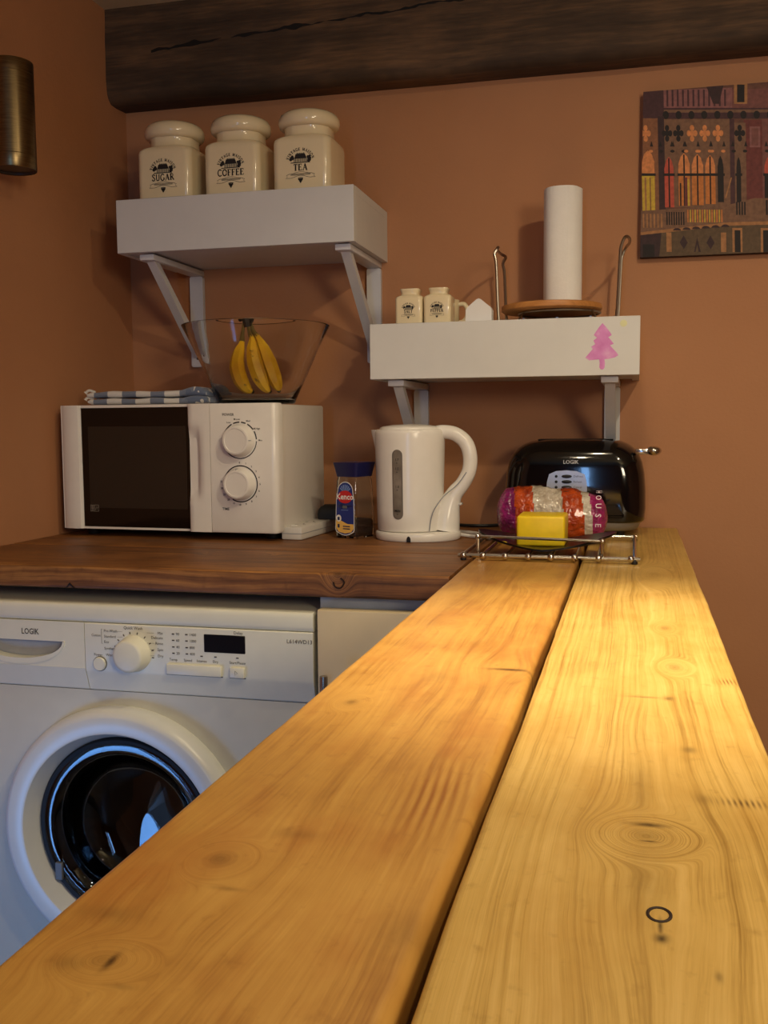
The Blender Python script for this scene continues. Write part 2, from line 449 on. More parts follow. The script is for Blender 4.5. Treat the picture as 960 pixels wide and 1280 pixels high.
# ------------------------------------------------------------------ worktop and breakfast bar
def plank(x0, x1, y0, y1, z0, z1, along, r=0.006, seed=0, wear=0.0015):
    """a board with softly worn, slightly uneven long edges"""
    b = B(); n = 70; rings = []
    A, Bb = (y0, y1) if along == 'y' else (x0, x1)
    c0, c1 = (x0, x1) if along == 'y' else (y0, y1)
    sec = []
    m = 6
    for (cx, cz, a0) in ((c0 + r, z0 + r, PI), (c1 - r, z0 + r, 1.5 * PI), (c1 - r, z1 - r, 0), (c0 + r, z1 - r, PI / 2)):
        for k in range(m):
            a = a0 + PI / 2 * k / (m - 1); sec.append((cx + r * math.cos(a), cz + r * math.sin(a), cx < (c0 + c1) / 2))
    for i in range(n + 1):
        t = A + (Bb - A) * i / n; ring = []
        for (c, z, left) in sec:
            e = mnoise.noise(Vector((t * 6 + seed * 9.1, 3.3 if left else 7.7, seed))) * wear + mnoise.noise(Vector((t * 22, z * 30, seed + (2 if left else 5)))) * wear * 0.4
            ring.append((c + e, t, z) if along == 'y' else (t, c + e, z))
        rings.append(ring)
    b.loft(rings); return b
def worktops():
    zt, zb = 0.9, 0.865
    # breakfast bar: two thick boards running from the camera to the wall
    kl = [(-0.205, 0.71, 0.013, 0.020, 0.03, 0.5), (-0.192, 0.433, 0.017, 0.020, 0.03, 0.4), (-0.185, 0.42, 0.035, 0.07, 0.022, 0.0), (-0.200, 0.337, 0.020, 0.016, 0.03, 0.25),
          (-0.183, 1.02, 0.014, 0.030, 0.03, 0.05), (-0.215, 1.22, 0.03, 0.12, 0.03, 0.0), (-0.11, 0.845, 0.03, 0.05, 0.03, 0.0), (-0.17, 0.80, 0.03, 0.08, 0.02, 0.0), (-0.12, 1.33, 0.02, 0.06, 0.03, 0.1)]
    ml = [(-0.100, 0.835, 0.018, 0.004, 0.9), (-0.197, 0.337, 0.002, 0.006, 1.0), (-0.088, 0.385, 0.012, 0.02, 0.22), (-0.218, 0.372, 0.014, 0.006, 0.3), (-0.213, 0.332, 0.008, 0.006, 0.3), (-0.155, 0.80, 0.012, 0.02, 0.22), (-0.176, 0.405, 0.008, 0.002, 0.35), (-0.185, 0.322, 0.007, 0.002, 0.25), (-0.165, 0.47, 0.012, 0.006, 0.25)]
    sl = [(-0.107, 0.535, 0.020, 0.055, 500, 0.75, '#84420f')]
    kr = [(0.009, 0.507, 0.024, 0.025, 0.030, 0.3), (0.011, 0.46, 0.05, 0.14, 0.024, 0.0), (0.033, 1.04, 0.012, 0.03, 0.03, 0.4), (0.036, 0.873, 0.014, 0.03, 0.03, 0.4), (0.03, 1.4, 0.022, 0.09, 0.03, 0.1), (0.02, 1.2, 0.03, 0.12, 0.02, 0.0), (0.015, 0.68, 0.018, 0.06, 0.02, 0.0)]
    mr = [(0.010, 0.522, 0.009, 0.0028, 0.85), (0.010, 0.501, 0.005, 0.0012, 0.8), (0.028, 0.772, 0.004, 0.006, 0.6), (0.010, 0.772, 0.014, 0.0025, 0.45), (0.037, 0.651, 0.004, 0.006, 0.6),
          (0.0137, 0.4046, 0.0030, 0.004, 0.9), (0.0134, 0.414, 0.0011, 0.008, 0.8), (0.008, 0.455, 0.011, 0.04, 0.22), (0.006, 0.58, 0.006, 0.04, 0.22), (0.04, 0.566, 0.005, 0.008, 0.3), (0.034, 0.38, 0.0015, 0.004, 0.5)]
    sr = [(0.076, 0.832, 0.008, 0.010, 1100, 0.85, '#6b3c10'), (0.062, 0.564, 0.014, 0.006, 1000, 0.85, '#4f3210')]
    bar = thing('breakfast_bar', (-0.08, 1.0, zb), 'breakfast bar of two long golden boards with a dark gap between', 'worktop')
    off = (0.08, -1.0, -zb); org = (-0.08, 1.0, -0.035)
    left = wood('golden_pine_left', '#cd9e50', '#bc8b42', '#8f5c26', kl, ml, 'y', 150, org, '#a8652a', 0.4, 0.15, 0.95, sl, 0.38)
    right = wood('golden_pine_right', '#dcb76c', '#cba558', '#9a7432', kr, mr, 'y', 300, org, '#b88a3c', 0.38, 0.15, 1.1, sr, 0.56, 0.010)
    o = plank(-0.2415, -0.0805, -0.12, 2.034, zb, zt, 'y', 0.007, 1).xform(Matrix.Translation(off)).build('plank', left, bar, 'left board, redder, with rub marks and two large knots', 60)
    o2 = plank(-0.0752, 0.0855, -0.12, 2.034, zb, zt, 'y', 0.005, 2).xform(Matrix.Translation(off)).build('plank', right, bar, 'right board, yellower, with a ring-shaped nail mark', 60)
    # ring-shaped nail head stamp pressed into the right board
    ring = B(); ring.tube([(0.0132 + 0.0048 * math.cos(2 * PI * k / 24), 0.4245 + 0.0062 * math.sin(2 * PI * k / 24), zt) for k in range(24)], 0.0008, 6, closed=True)
    ring.xform(Matrix.Translation(off)).build('nail_ring', plain('rust_black', '#2a170a', 0.7), o2)
    # back worktop: boards running along the wall
    top = thing('kitchen_worktop', (-0.66, 1.68, zb), 'dark brown plank worktop along the back wall under the microwave and kettle', 'worktop')
    off = (0.66, -1.68, -zb); org = (-0.66, 1.68, -0.035)
    bd = [(1.332, 1.566, [(1.335, -0.403, 0.02, 0.02, 0.02, 0.5), (1.45, -0.9, 0.03, 0.06, 0.03, 0.2), (1.5, -0.62, 0.03, 0.06, 0.03, 0.3)]), (1.5675, 1.80, [(1.7, -0.5, 0.03, 0.07, 0.03, 0.2)]), (1.8015, 2.035, [])]
    for i, (a, b_, kn) in enumerate(bd):
        mat = wood('brown_board', '#b0793e', '#80522a', '#452810', kn, [], 'x', 200, org, '#5e3818', 0.5, 0.35, 1.25, (), 0.55)
        plank(-1.083, -0.2435, a, b_, zb, zt, 'x', 0.004, 5 + i, 0.001).xform(Matrix.Translation(off)).build('plank', mat, top, angle=60)
    nail = B()
    nail.tube(smooth([(-0.398, 1.3315, 0.894), (-0.393, 1.3315, 0.888), (-0.398, 1.3315, 0.880), (-0.406, 1.3315, 0.881), (-0.409, 1.3315, 0.888)], 5), 0.0011, 6)
    nail.xform(Matrix.Translation(off)).build('bent_nail', plain('rust', '#2b190d', 0.7, 0.4), top)
    nk = B(); nk.prism([(-0.833, 0.866), (-0.826, 0.874), (-0.818, 0.866), (-0.820, 0.866), (-0.826, 0.871), (-0.831, 0.866)], 1.331, 1.334)
    nk.xform(Matrix.Translation(off)).build('chip_mark', M_BLACKM, top)
worktops()

def base_units():
    cream = plain('cream_door', '#d8c6a0', 0.45, var=0.02)
    carc = plain('grey_carcass', '#a6abb0', 0.5)
    t = thing('base_cabinet', (-0.30, 1.68, 0), 'cream base cabinet with steel bar handle beside the washing machine', 'cabinet')
    lx = lambda x: x + 0.30
    b = B(); b.box(lx(-0.436), lx(-0.418), -0.325, 0.34, 0.0, 0.862); b.box(lx(0.05), lx(0.068), -0.325, 0.34, 0.0, 0.862)
    b.box(lx(-0.418), lx(0.05), 0.32, 0.34, 0.0, 0.862); b.box(lx(-0.418), lx(0.05), -0.325, 0.32, 0.08, 0.1); b.box(lx(-0.418), lx(0.05), -0.325, -0.305, 0.80, 0.862)
    b.build('carcass', carc, t)
    d = B(); d.box(lx(-0.4345), lx(-0.245), -0.348, -0.328, 0.09, 0.8475, 0.003)
    door = d.build('door', cream, t)
    h = B(); h.lathe([(0.0, 0.62), (0.0055, 0.62), (0.006, 0.622), (0.006, 0.757), (0.0055, 0.759), (0, 0.759)], 16, (lx(-0.4165), -0.376, 0))
    for z in (0.64, 0.735): h.lathe([(0.0042, -0.376), (0.0042, -0.348)], 10, (lx(-0.4165), 0, z), axis='y')
    h.build('handle', M_STEEL, door)
    t = thing('bar_base', (-0.08, 0.6, 0), 'plain cream support cupboard beneath the breakfast bar', 'cabinet')
    b = B(); b.box(-0.12, -0.102, -0.6, 0.7, 0, 0.8645); b.box(0.105, 0.123, -0.6, 0.7, 0, 0.8645); b.box(-0.102, 0.105, -0.6, -0.58, 0, 0.8645); b.box(-0.102, 0.105, 0.68, 0.7, 0, 0.8645); b.box(-0.102, 0.105, -0.58, 0.68, 0.82, 0.838)
    b.build('carcass', cream, t)
base_units()

# ------------------------------------------------------------------ shelves
def bracket(parent, x, zt, drop=0.206, y0=0.018, y1=0.2545):
    """arm under the shelf, plate on the wall, slanted brace. local y = 0 at the shelf front"""
    wd = 0.015
    arm = B().box(x - wd, x + wd, y0, y1, zt - 0.012, zt - 0.0005, 0.0015).build('shelf_bracket', M_BRACKET, parent)
    pl = B()
    pl.prism(rr2(x - wd, x + wd, zt - drop, zt - 0.0125, 0.004, 3), y1 - 0.011, y1)
    pl.build('wall_plate', M_BRACKET, arm)
    s = B()
    ya, za, yb, zb_ = y0 + 0.018, zt - 0.0125, y1 - 0.0115, zt - drop + 0.045
    prof = [(ya, za), (ya + 0.020, za), (yb, zb_), (yb, zb_ - 0.026)]
    w2 = 0.009
    s.loft([[(x - w2, p[0], p[1]) for p in prof], [(x + w2, p[0], p[1]) for p in prof]])
    s.build('brace', M_BRACKET, arm)
    sc = B().lathe([(0.0028, y1 - 0.0125), (0.0028, y1 - 0.0111)], 10, (x, 0, zt - drop + 0.018), axis='y')
    sc.build('screw', M_BLACKM, arm)
def box_shelf(name, x0, x1, z0, z1, label, bx):
    t = thing(name, ((x0 + x1) / 2, 1.783, z0), label, 'shelf')
    hw = (x1 - x0) / 2; h = z1 - z0
    b = B(); b.box(-hw, hw, 0.012, 0.2545, h - 0.014, h); b.box(-hw, -hw + 0.013, 0.0122, 0.2545, 0, h - 0.0142); b.box(hw - 0.013, hw, 0.0122, 0.2545, 0, h - 0.0142)
    b.box(-hw + 0.013, hw - 0.013, 0.0122, 0.2545, 0.003, 0.012)
    b.build('shelf_box', M_SHELF, t)
    B().box(-hw, hw, 0, 0.0118, 0, h, 0.0008, 1).build('front_board', M_SHELF, t)
    for x in bx: bracket(t, x - (x0 + x1) / 2, 0.0)
    return t
box_shelf('box_shelf', -0.9765, -0.50, 1.442, 1.543, 'deep white box shelf on the left carrying three cream canisters', (-0.924, -0.527))
sh2 = box_shelf('box_shelf', -0.4722, 0.0075, 1.1905, 1.291, 'lower white box shelf with a pink painted fir tree', (-0.428, -0.043))
def tree_motif():
    g = G('pink_watercolour'); v = g.coord(); f = g.noise(v, 45, 4)
    g.set(col=g.ramp(f, [(0.3, S('#d07ac0')), (0.55, S('#dc8fd0')), (0.75, S('#e6b5dc'))]), rough=0.7)
    # outline in shelf-local x,z (shelf centre x = -0.2324, base z = 1.1905)
    P = [(0, .080), (.007, .072), (.013, .064), (.016, .059), (.010, .0555), (.015, .050), (.0195, .044), (.013, .0415), (.018, .036), (.0235, .030), (.0275, .0245), (.022, .021), (.012, .0185), (.004, .018),
         (.005, .012), (.0045, .004), (.002, .0005), (-.002, .0005), (-.0045, .004), (-.004, .012), (-.005, .018), (-.013, .0175), (-.022, .0165), (-.0285, .0215), (-.022, .029), (-.016, .036), (-.019, .040), (-.012, .044),
         (-.015, .0505), (-.009, .055), (-.0145, .060), (-.010, .067), (-.005, .074)]
    b = B(); b.poly([(0.1765 + x, 0.0095 + z) for x, z in P], -0.0004)
    b.build('painted_tree', g.mat, sh2, 'pale pink watercolour fir tree')
    y = B(); y.disc(0.212, 0.088, 0.006, -0.0003); y.build('yellow_smudge', plain('pale_yellow', '#dcdcae', 0.7), sh2)
tree_motif()

# ------------------------------------------------------------------ serif stroke letters for the crockery
TK, TN = 0.17, 0.08
def arc(cx, cz, rx, rz, a0, a1, n=12): return ell(cx, cz, rx, rz, a0, a1, n)
def bowl_R(w=0.6): return [(0.12, 1.0), (0.34, 1.0), (0.5, 0.93), (0.55, 0.77), (0.5, 0.61), (0.34, 0.53), (0.12, 0.53)]
SER = {
    'S': (0.58, [([(.50, .78), (.42, .95), (.28, 1.0), (.12, .92), (.09, .76), (.2, .6), (.4, .46), (.5, .28), (.43, .07), (.27, 0), (.12, .06), (.05, .24)], .13)]),
    'U': (0.74, [([(.14, 1), (.14, .3), (.22, .07), (.38, 0), (.53, .07), (.6, .3), (.6, 1)], .13), ([(.02, .98), (.26, .98)], .06), ([(.5, .98), (.72, .98)], .06)]),
    'G': (0.76, [(arc(.4, .5, .33, .5, 40, 340, 18), .13), ([(.65, .42), (.65, .08)], .14), ([(.5, .42), (.76, .42)], .06)]),
    'A': (0.78, [([(.39, 1), (.12, .02)], .08), ([(.38, 1), (.66, .02)], .17), ([(.2, .36), (.56, .36)], .06), ([(.0, .02), (.22, .02)], .06), ([(.54, .02), (.78, .02)], .06)]),
    'R': (0.72, [([(.16, 0), (.16, 1)], TK), (bowl_R(), .1), ([(.34, .53), (.66, .02)], .15), ([(.02, .02), (.32, .02)], .06), ([(.02, .98), (.2, .98)], .06), ([(.58, .02), (.74, .02)], .06)]),
    'C': (0.72, [(arc(.4, .5, .34, .5, 45, 315, 18), .13), ([(.64, .78), (.64, .98)], .05), ([(.64, .22), (.64, .06)], .05)]),
    'O': (0.8, [(arc(.4, .5, .33, .47, 0, 361, 24), .14)]),
    'F': (0.62, [([(.16, 0), (.16, 1)], TK), ([(.02, .97), (.56, .97)], .07), ([(.16, .52), (.44, .52)], .06), ([(.55, 1), (.55, .78)], .06), ([(.44, .62), (.44, .42)], .05), ([(.02, .02), (.34, .02)], .06)]),
    'E': (0.66, [([(.16, 0), (.16, 1)], TK), ([(.02, .97), (.58, .97)], .07), ([(.16, .52), (.46, .52)], .06), ([(.02, .03), (.6, .03)], .07), ([(.57, 1), (.57, .78)], .06), ([(.46, .62), (.46, .42)], .05), ([(.6, 0), (.6, .24)], .06)]),
    'T': (0.68, [([(.34, 0), (.34, 1)], TK), ([(.03, .97), (.65, .97)], .07), ([(.05, 1), (.05, .76)], .06), ([(.63, 1), (.63, .76)], .06), ([(.18, .02), (.5, .02)], .06)]),
    'L': (0.62, [([(.16, 0), (.16, 1)], TK), ([(.02, .97), (.32, .97)], .06), ([(.02, .03), (.56, .03)], .07), ([(.56, 0), (.56, .26)], .06)]),
    'P': (0.64, [([(.16, 0), (.16, 1)], TK), (bowl_R(), .12), ([(.02, .02), (.34, .02)], .06), ([(.02, .98), (.2, .98)], .06)]),
    'V': (0.76, [([(.1, 1), (.38, 0)], .17), ([(.66, 1), (.38, 0)], .08), ([(0, .98), (.24, .98)], .06), ([(.54, .98), (.78, .98)], .06)]),
    'I': (0.36, [([(.18, 0), (.18, 1)], TK), ([(.04, .98), (.32, .98)], .06), ([(.04, .02), (.32, .02)], .06)]),
    'N': (0.78, [([(.14, 0), (.14, 1)], .08), ([(.12, 1), (.62, 0)], .17), ([(.62, 0), (.62, 1)], .08), ([(.02, .98), (.2, .98)], .06), ([(.52, .98), (.76, .98)], .06)]),
    'M': (0.92, [([(.14, 0), (.14, 1)], .08), ([(.13, 1), (.44, .1)], .16), ([(.44, .1), (.76, 1)], .08), ([(.76, 0), (.76, 1)], .16), ([(.02, .02), (.26, .02)], .06), ([(.62, .02), (.9, .02)], .06)]),
    ' ': (0.4, []),
}
def serif(b, word, h, cx, cz, y, mi=0, radius=None, gap=0.10, bold=1.0):
    """straight line centred at cx, or arched with a radius (cz = circle centre)"""
    W = sum(SER[c][0] + gap for c in word) - gap; pos = -W / 2
    for c in word:
        wd, st = SER[c]
        for pts, tk in st:
            out = []
            for (px, pz) in pts:
                if radius is None: out.append((cx + (pos + px) * h, cz + pz * h))
                else:
                    th = (pos + wd / 2) * h / radius; ox, oz = (px - wd / 2) * h, pz * h + radius
                    out.append((cx + ox * math.cos(th) + oz * math.sin(th), cz - ox * math.sin(th) + oz * math.cos(th)))
            b.ribbon(out, tk * h * bold, y, mi)
        pos += wd + gap

def emblem(b, word, s, y):
    """crockery print: arched name, engraved manor, word, ribbon and a small bunch of grapes. s = width scale (canister = 1)"""
    serif(b, 'VINTAGE MAISON', 0.0052 * s, 0, 0.047 * s, y, 1, radius=0.0245 * s, gap=0.16, bold=1.6)
    rnd = random.Random(3)
    # manor: roof, walls with windows, tree crowns either side
    b.poly([(-.012 * s, .057 * s), (-.009 * s, .0655 * s), (.009 * s, .0655 * s), (.0125 * s, .057 * s)], y, 0)
    b.rect(-.019 * s, .019 * s, .049 * s, .0505 * s, y, 0)
    for k in range(9): b.rect((-.0125 + k * .0029) * s, (-.0110 + k * .0029) * s, .0505 * s, .0575 * s, y, 0)
    for k in range(14):
        sx = -1 if k % 2 else 1
        b.disc(sx * (.0145 + rnd.random() * .005) * s, (.0525 + rnd.random() * .0085) * s, (.002 + rnd.random() * .0014) * s, y - 1e-5 * k, 0, 9)
    for k in range(6): b.disc((-.006 + .0026 * k) * s, (.0655 + rnd.random() * .0015) * s, .0011 * s, y - 2e-5, 0, 8)
    serif(b, word, 0.0118 * s, 0, 0.0355 * s, y, 0, gap=0.08, bold=1.35)
    # ribbon scroll with hatched lettering
    top = [(x * s, (.0315 + .0016 * math.cos(x * 150)) * s) for x in [-.021 + .042 * k / 14 for k in range(15)]]
    bot = [(x * s, (.0245 + .0022 * math.cos(x * 150)) * s) for x in [-.021 + .042 * k / 14 for k in range(15)]]
    b.ribbon(top, .0007 * s, y, 1); b.ribbon(bot, .0007 * s, y, 1)
    for sx in (-1, 1):
        b.ribbon([(sx * .021 * s, .0302 * s), (sx * .028 * s, .0275 * s), (sx * .0255 * s, .0255 * s), (sx * .029 * s, .0225 * s), (sx * .021 * s, .0225 * s)], .0008 * s, y, 1)
    for k in range(22):
        x = (-.0185 + .037 * k / 21) * s; b.ribbon([(x, .0268 * s), (x + .0008 * s, .0305 * s)], .0009 * s, y, 1)
    for (x, z, r) in ((-.003, .0195, .0018), (0, .0197, .0018), (.003, .0195, .0018), (-.0015, .017, .0017), (.0015, .017, .0017), (0, .0145, .0016)): b.disc(x * s, z * s, r * s, y, 0, 10)
    b.ribbon([(-.005 * s, .0215 * s), (0, .0225 * s), (.005 * s, .0215 * s)], .0012 * s, y, 0)

def canister(word, x, lab):
    t = thing('storage_canister', (x, 1.858, 1.5432), lab, 'canister', 'cream lidded canisters on the left shelf')
    H = 0.056
    b = B(); rings = []
    prof = [(0.0, .052, .012), (.002, .0545, .013), (.006, .0558, .014), (.05, .056, .014), (.088, .056, .014), (.094, .0555, .016), (.0985, .0535, .022), (.101, .051, .030)]
    for z, hw, r in prof: rings.append(rrect(0, 0, z, hw, hw, r, 7))
    n = len(rings[0])
    def circ(z, r):
        out = []
        for p in rings[-1][:n]:
            a = math.atan2(p[1], p[0]); out.append((r * math.cos(a), r * math.sin(a), z))
        return out
    base = rings[:]
    rings += [circ(.104, .049), circ(.107, .0475), circ(.118, .047), circ(.121, .048)]
    b.loft(rings); b.build('jar_body', M_CREAM, t, angle=50)
    l = B().lathe([(0.044, .1212), (.052, .1215), (.0565, .125), (.0585, .131), (.058, .138), (.0545, .145), (.047, .150), (.034, .153), (.018, .155), (0, .1555)], 40)
    l.build('lid', M_CREAM, t, angle=60)
    e = B(); emblem(e, word, 1.0, -0.0564); e.build('printed_emblem', [M_INK, M_INKB], t)
canister('SUGAR', -0.8850, 'cream lidded canister printed SUGAR, leftmost on the upper shelf')
canister('COFFEE', -0.7455, 'cream lidded canister printed COFFEE, in the middle of the shelf')
canister('TEA', -0.6070, 'cream lidded canister printed TEA, nearest the right shelf end')

def shaker(word, x, lab):
    t = thing('cruet_pot', (x, 1.828, 1.2912), lab, 'shaker', 'cream salt and pepper pots')
    b = B(); rings = [rrect(0, 0, z, h, h, r, 5) for z, h, r in ((0, .0235, .005), (.002, .025, .006), (.046, .0252, .006), (.0495, .0245, .009), (.052, .0225, .014))]
    def circ(z, r): return [(r * math.cos(math.atan2(p[1], p[0])), r * math.sin(math.atan2(p[1], p[0])), z) for p in rings[0]]
    ang = rings[4]
    rings += [circ(.0535, .0205), circ(.056, .0195), circ(.060, .0208), (circ(.0632, .0222)), circ(.0648, .022), circ(.0655, .019)]
    b.loft(rings); b.build('pot_body', M_CREAM, t, angle=50)
    e = B(); emblem(e, word, 0.46, -0.02545)
    e.xform(Matrix.Translation((0, 0, 0.0035)))
    e.build('printed_emblem', [M_INK, M_INKB], t)
shaker('SALT', -0.4040, 'small cream pot printed SALT at the left of the lower shelf')
shaker('PEPPER', -0.3508, 'small cream pot printed PEPPER between salt and the mug')
def mug():
    t = thing('mug', (-0.3555, 1.905, 1.2912), 'small cream mug with a handle half hidden behind the pepper pot', 'mug')
    b = B().lathe([(0, 0), (.026, 0), (.028, .003), (.0285, .05), (.029, .052), (.0265, .052), (.0255, .006), (0, .005)], 28, cap0=False, cap1=False)
    b.build('mug_body', M_CREAM, t)
    h = B().tube(smooth([(.0275, 0, .044), (.038, 0, .044), (.044, 0, .034), (.043, 0, .02), (.036, 0, .012), (.0275, 0, .010)], 5), .0042, 10)
    h.build('handle', M_CREAM, t)
mug()
def house_block():
    b = B(); P = [(-.0235, .001), (-.0225, 0), (.0225, 0), (.0235, .001), (.0235, .021), (.021, .026), (.004, .040), (0, .0415), (-.004, .040), (-.021, .026), (-.0235, .021)]
    b.prism(P, -.012, .012)
    es = [e for e in b.bm.edges if abs(e.verts[0].co.y - e.verts[1].co.y) < 1e-6 and e.calc_face_angle(0) > 1]
    bmesh.ops.bevel(b.bm, geom=es, offset=0.0015, segments=2, affect='EDGES')
    o = b.build('house_ornament', plain('white_ceramic', '#e6e4e2', 0.4, var=0.02), loc=(-0.2745, 1.815, 1.2911))
    tag(o, 'small white house-shaped block standing beside the pepper pot', 'ornament')
house_block()

def roll_and_carrier():
    # wire carrier with two tall side hoops
    cx, cy, z0 = -0.139, 1.91, 1.2912
    t = thing('wire_carrier', (cx, cy, z0), 'steel wire plate carrier with two tall side hoops', 'carrier')
    for sgn in (-1, 1):
        h = B(); xo = 0.1055 * sgn; lean = 0.010 * sgn
        zt = 0.138 if sgn < 0 else 0.146
        dy = 0.06
        pts = [(xo, -dy, .006), (xo + lean * .2, -dy, .04), (xo + lean * .5, -dy, zt - .03), (xo + lean * .8, -dy, zt - .012), (xo + lean * 1.4, -dy * .92, zt), (xo + lean * 2.0, -dy * .4, zt + .002), (xo + lean * 2.0, dy * .4, zt + .002),
               (xo + lean * 1.4, dy * .92, zt), (xo + lean * .8, dy, zt - .012), (xo + lean * .5, dy, zt - .03), (xo + lean * .2, dy, .04), (xo, dy, .006)]
        if sgn < 0: pts = [(p[0] * 1.0 + (0.012 if 4 <= i <= 7 else 0), p[1], p[2]) for i, p in enumerate(pts)]
        h.tube(smooth(pts, 5), .0028, 8); h.build('side_hoop', M_STEEL, t)
    b = B()
    for y in (-.06, .06): b.tube([(-.1055, y, .006), (-.09, y, .003), (.09, y, .003), (.1055, y, .006)], .0022, 8)
    for x in (-.06, 0, .06): b.tube([(x, -.06, .007), (x, .06, .007)], .0022, 8)
    b.tube([(.075 * math.cos(2 * PI * k / 32), .075 * math.sin(2 * PI * k / 32), .0205) for k in range(32)], .0022, 8, closed=True)
    for a in (35, 145, 215, 325):
        c, s_ = math.cos(math.radians(a)), math.sin(math.radians(a)); b.tube([(.086 * c, .06 * (1 if s_ > 0 else -1), .004), (.075 * c, .075 * s_, .0205)], .0018, 6)
    b.build('base_wires', M_STEEL, t)
    # round wooden board
    mb = wood('beech_board', '#cf9455', '#bd7f42', '#96602d', [], [], 'x', 70, (0, 0, 0), None, 0.5, 0.15)
    o = B().lathe([(0, 0), (.088, 0), (.0925, .003), (.0935, .008), (.092, .012), (.088, .0135), (0, .0135)], 56).build('round_board', mb, loc=(-0.1535, 1.91, z0 + .0232))
    tag(o, 'round wooden board lying on the wire carrier under the roll', 'board')
    # roll
    t = thing('paper_towel_roll', (-0.1345, 1.91, z0 + .0372), 'upright white paper towel roll standing on the round board', 'paper towel')
    r = B(); N = 64; prof = [(.0205, 0), (.0335, 0), (.0342, .002), (.0342, .208), (.0335, .210), (.0205, .210)]
    rings = []
    for rad, z in prof:
        rings.append([((rad + (0.0006 * math.sin(5 * 2 * PI * k / N) if rad > .03 else 0)) * math.cos(2 * PI * k / N), (rad + (0.0006 * math.sin(5 * 2 * PI * k / N) if rad > .03 else 0)) * math.sin(2 * PI * k / N), z) for k in range(N)])
    rings.append(rings[0]); r.loft(rings, False, False); r.build('paper', M_PAPER, t, angle=50)
    fl = B(); pts = [(math.radians(a), .0346 + max(0, (a + 30)) * 0.00004) for a in range(-70, 5, 6)]
    inner = [[(rr * math.cos(a), rr * math.sin(a), z) for a, rr in pts] for z in (.0015, .1, .2085)]
    outer = [[((rr + .0005) * math.cos(a), (rr + .0005) * math.sin(a), z) for a, rr in pts] for z in (.0015, .1, .2085)]
    fl.loft([i + o_[::-1] for i, o_ in zip(inner, outer)]); fl.build('loose_sheet', M_PAPER, t)
    B().lathe([(.0185, .001), (.0203, .001), (.0203, .209), (.0185, .209), (.0185, .001)], 32, cap0=False, cap1=False).build('card_tube', plain('brown_card', '#a98b63', 0.8), t)
roll_and_carrier()

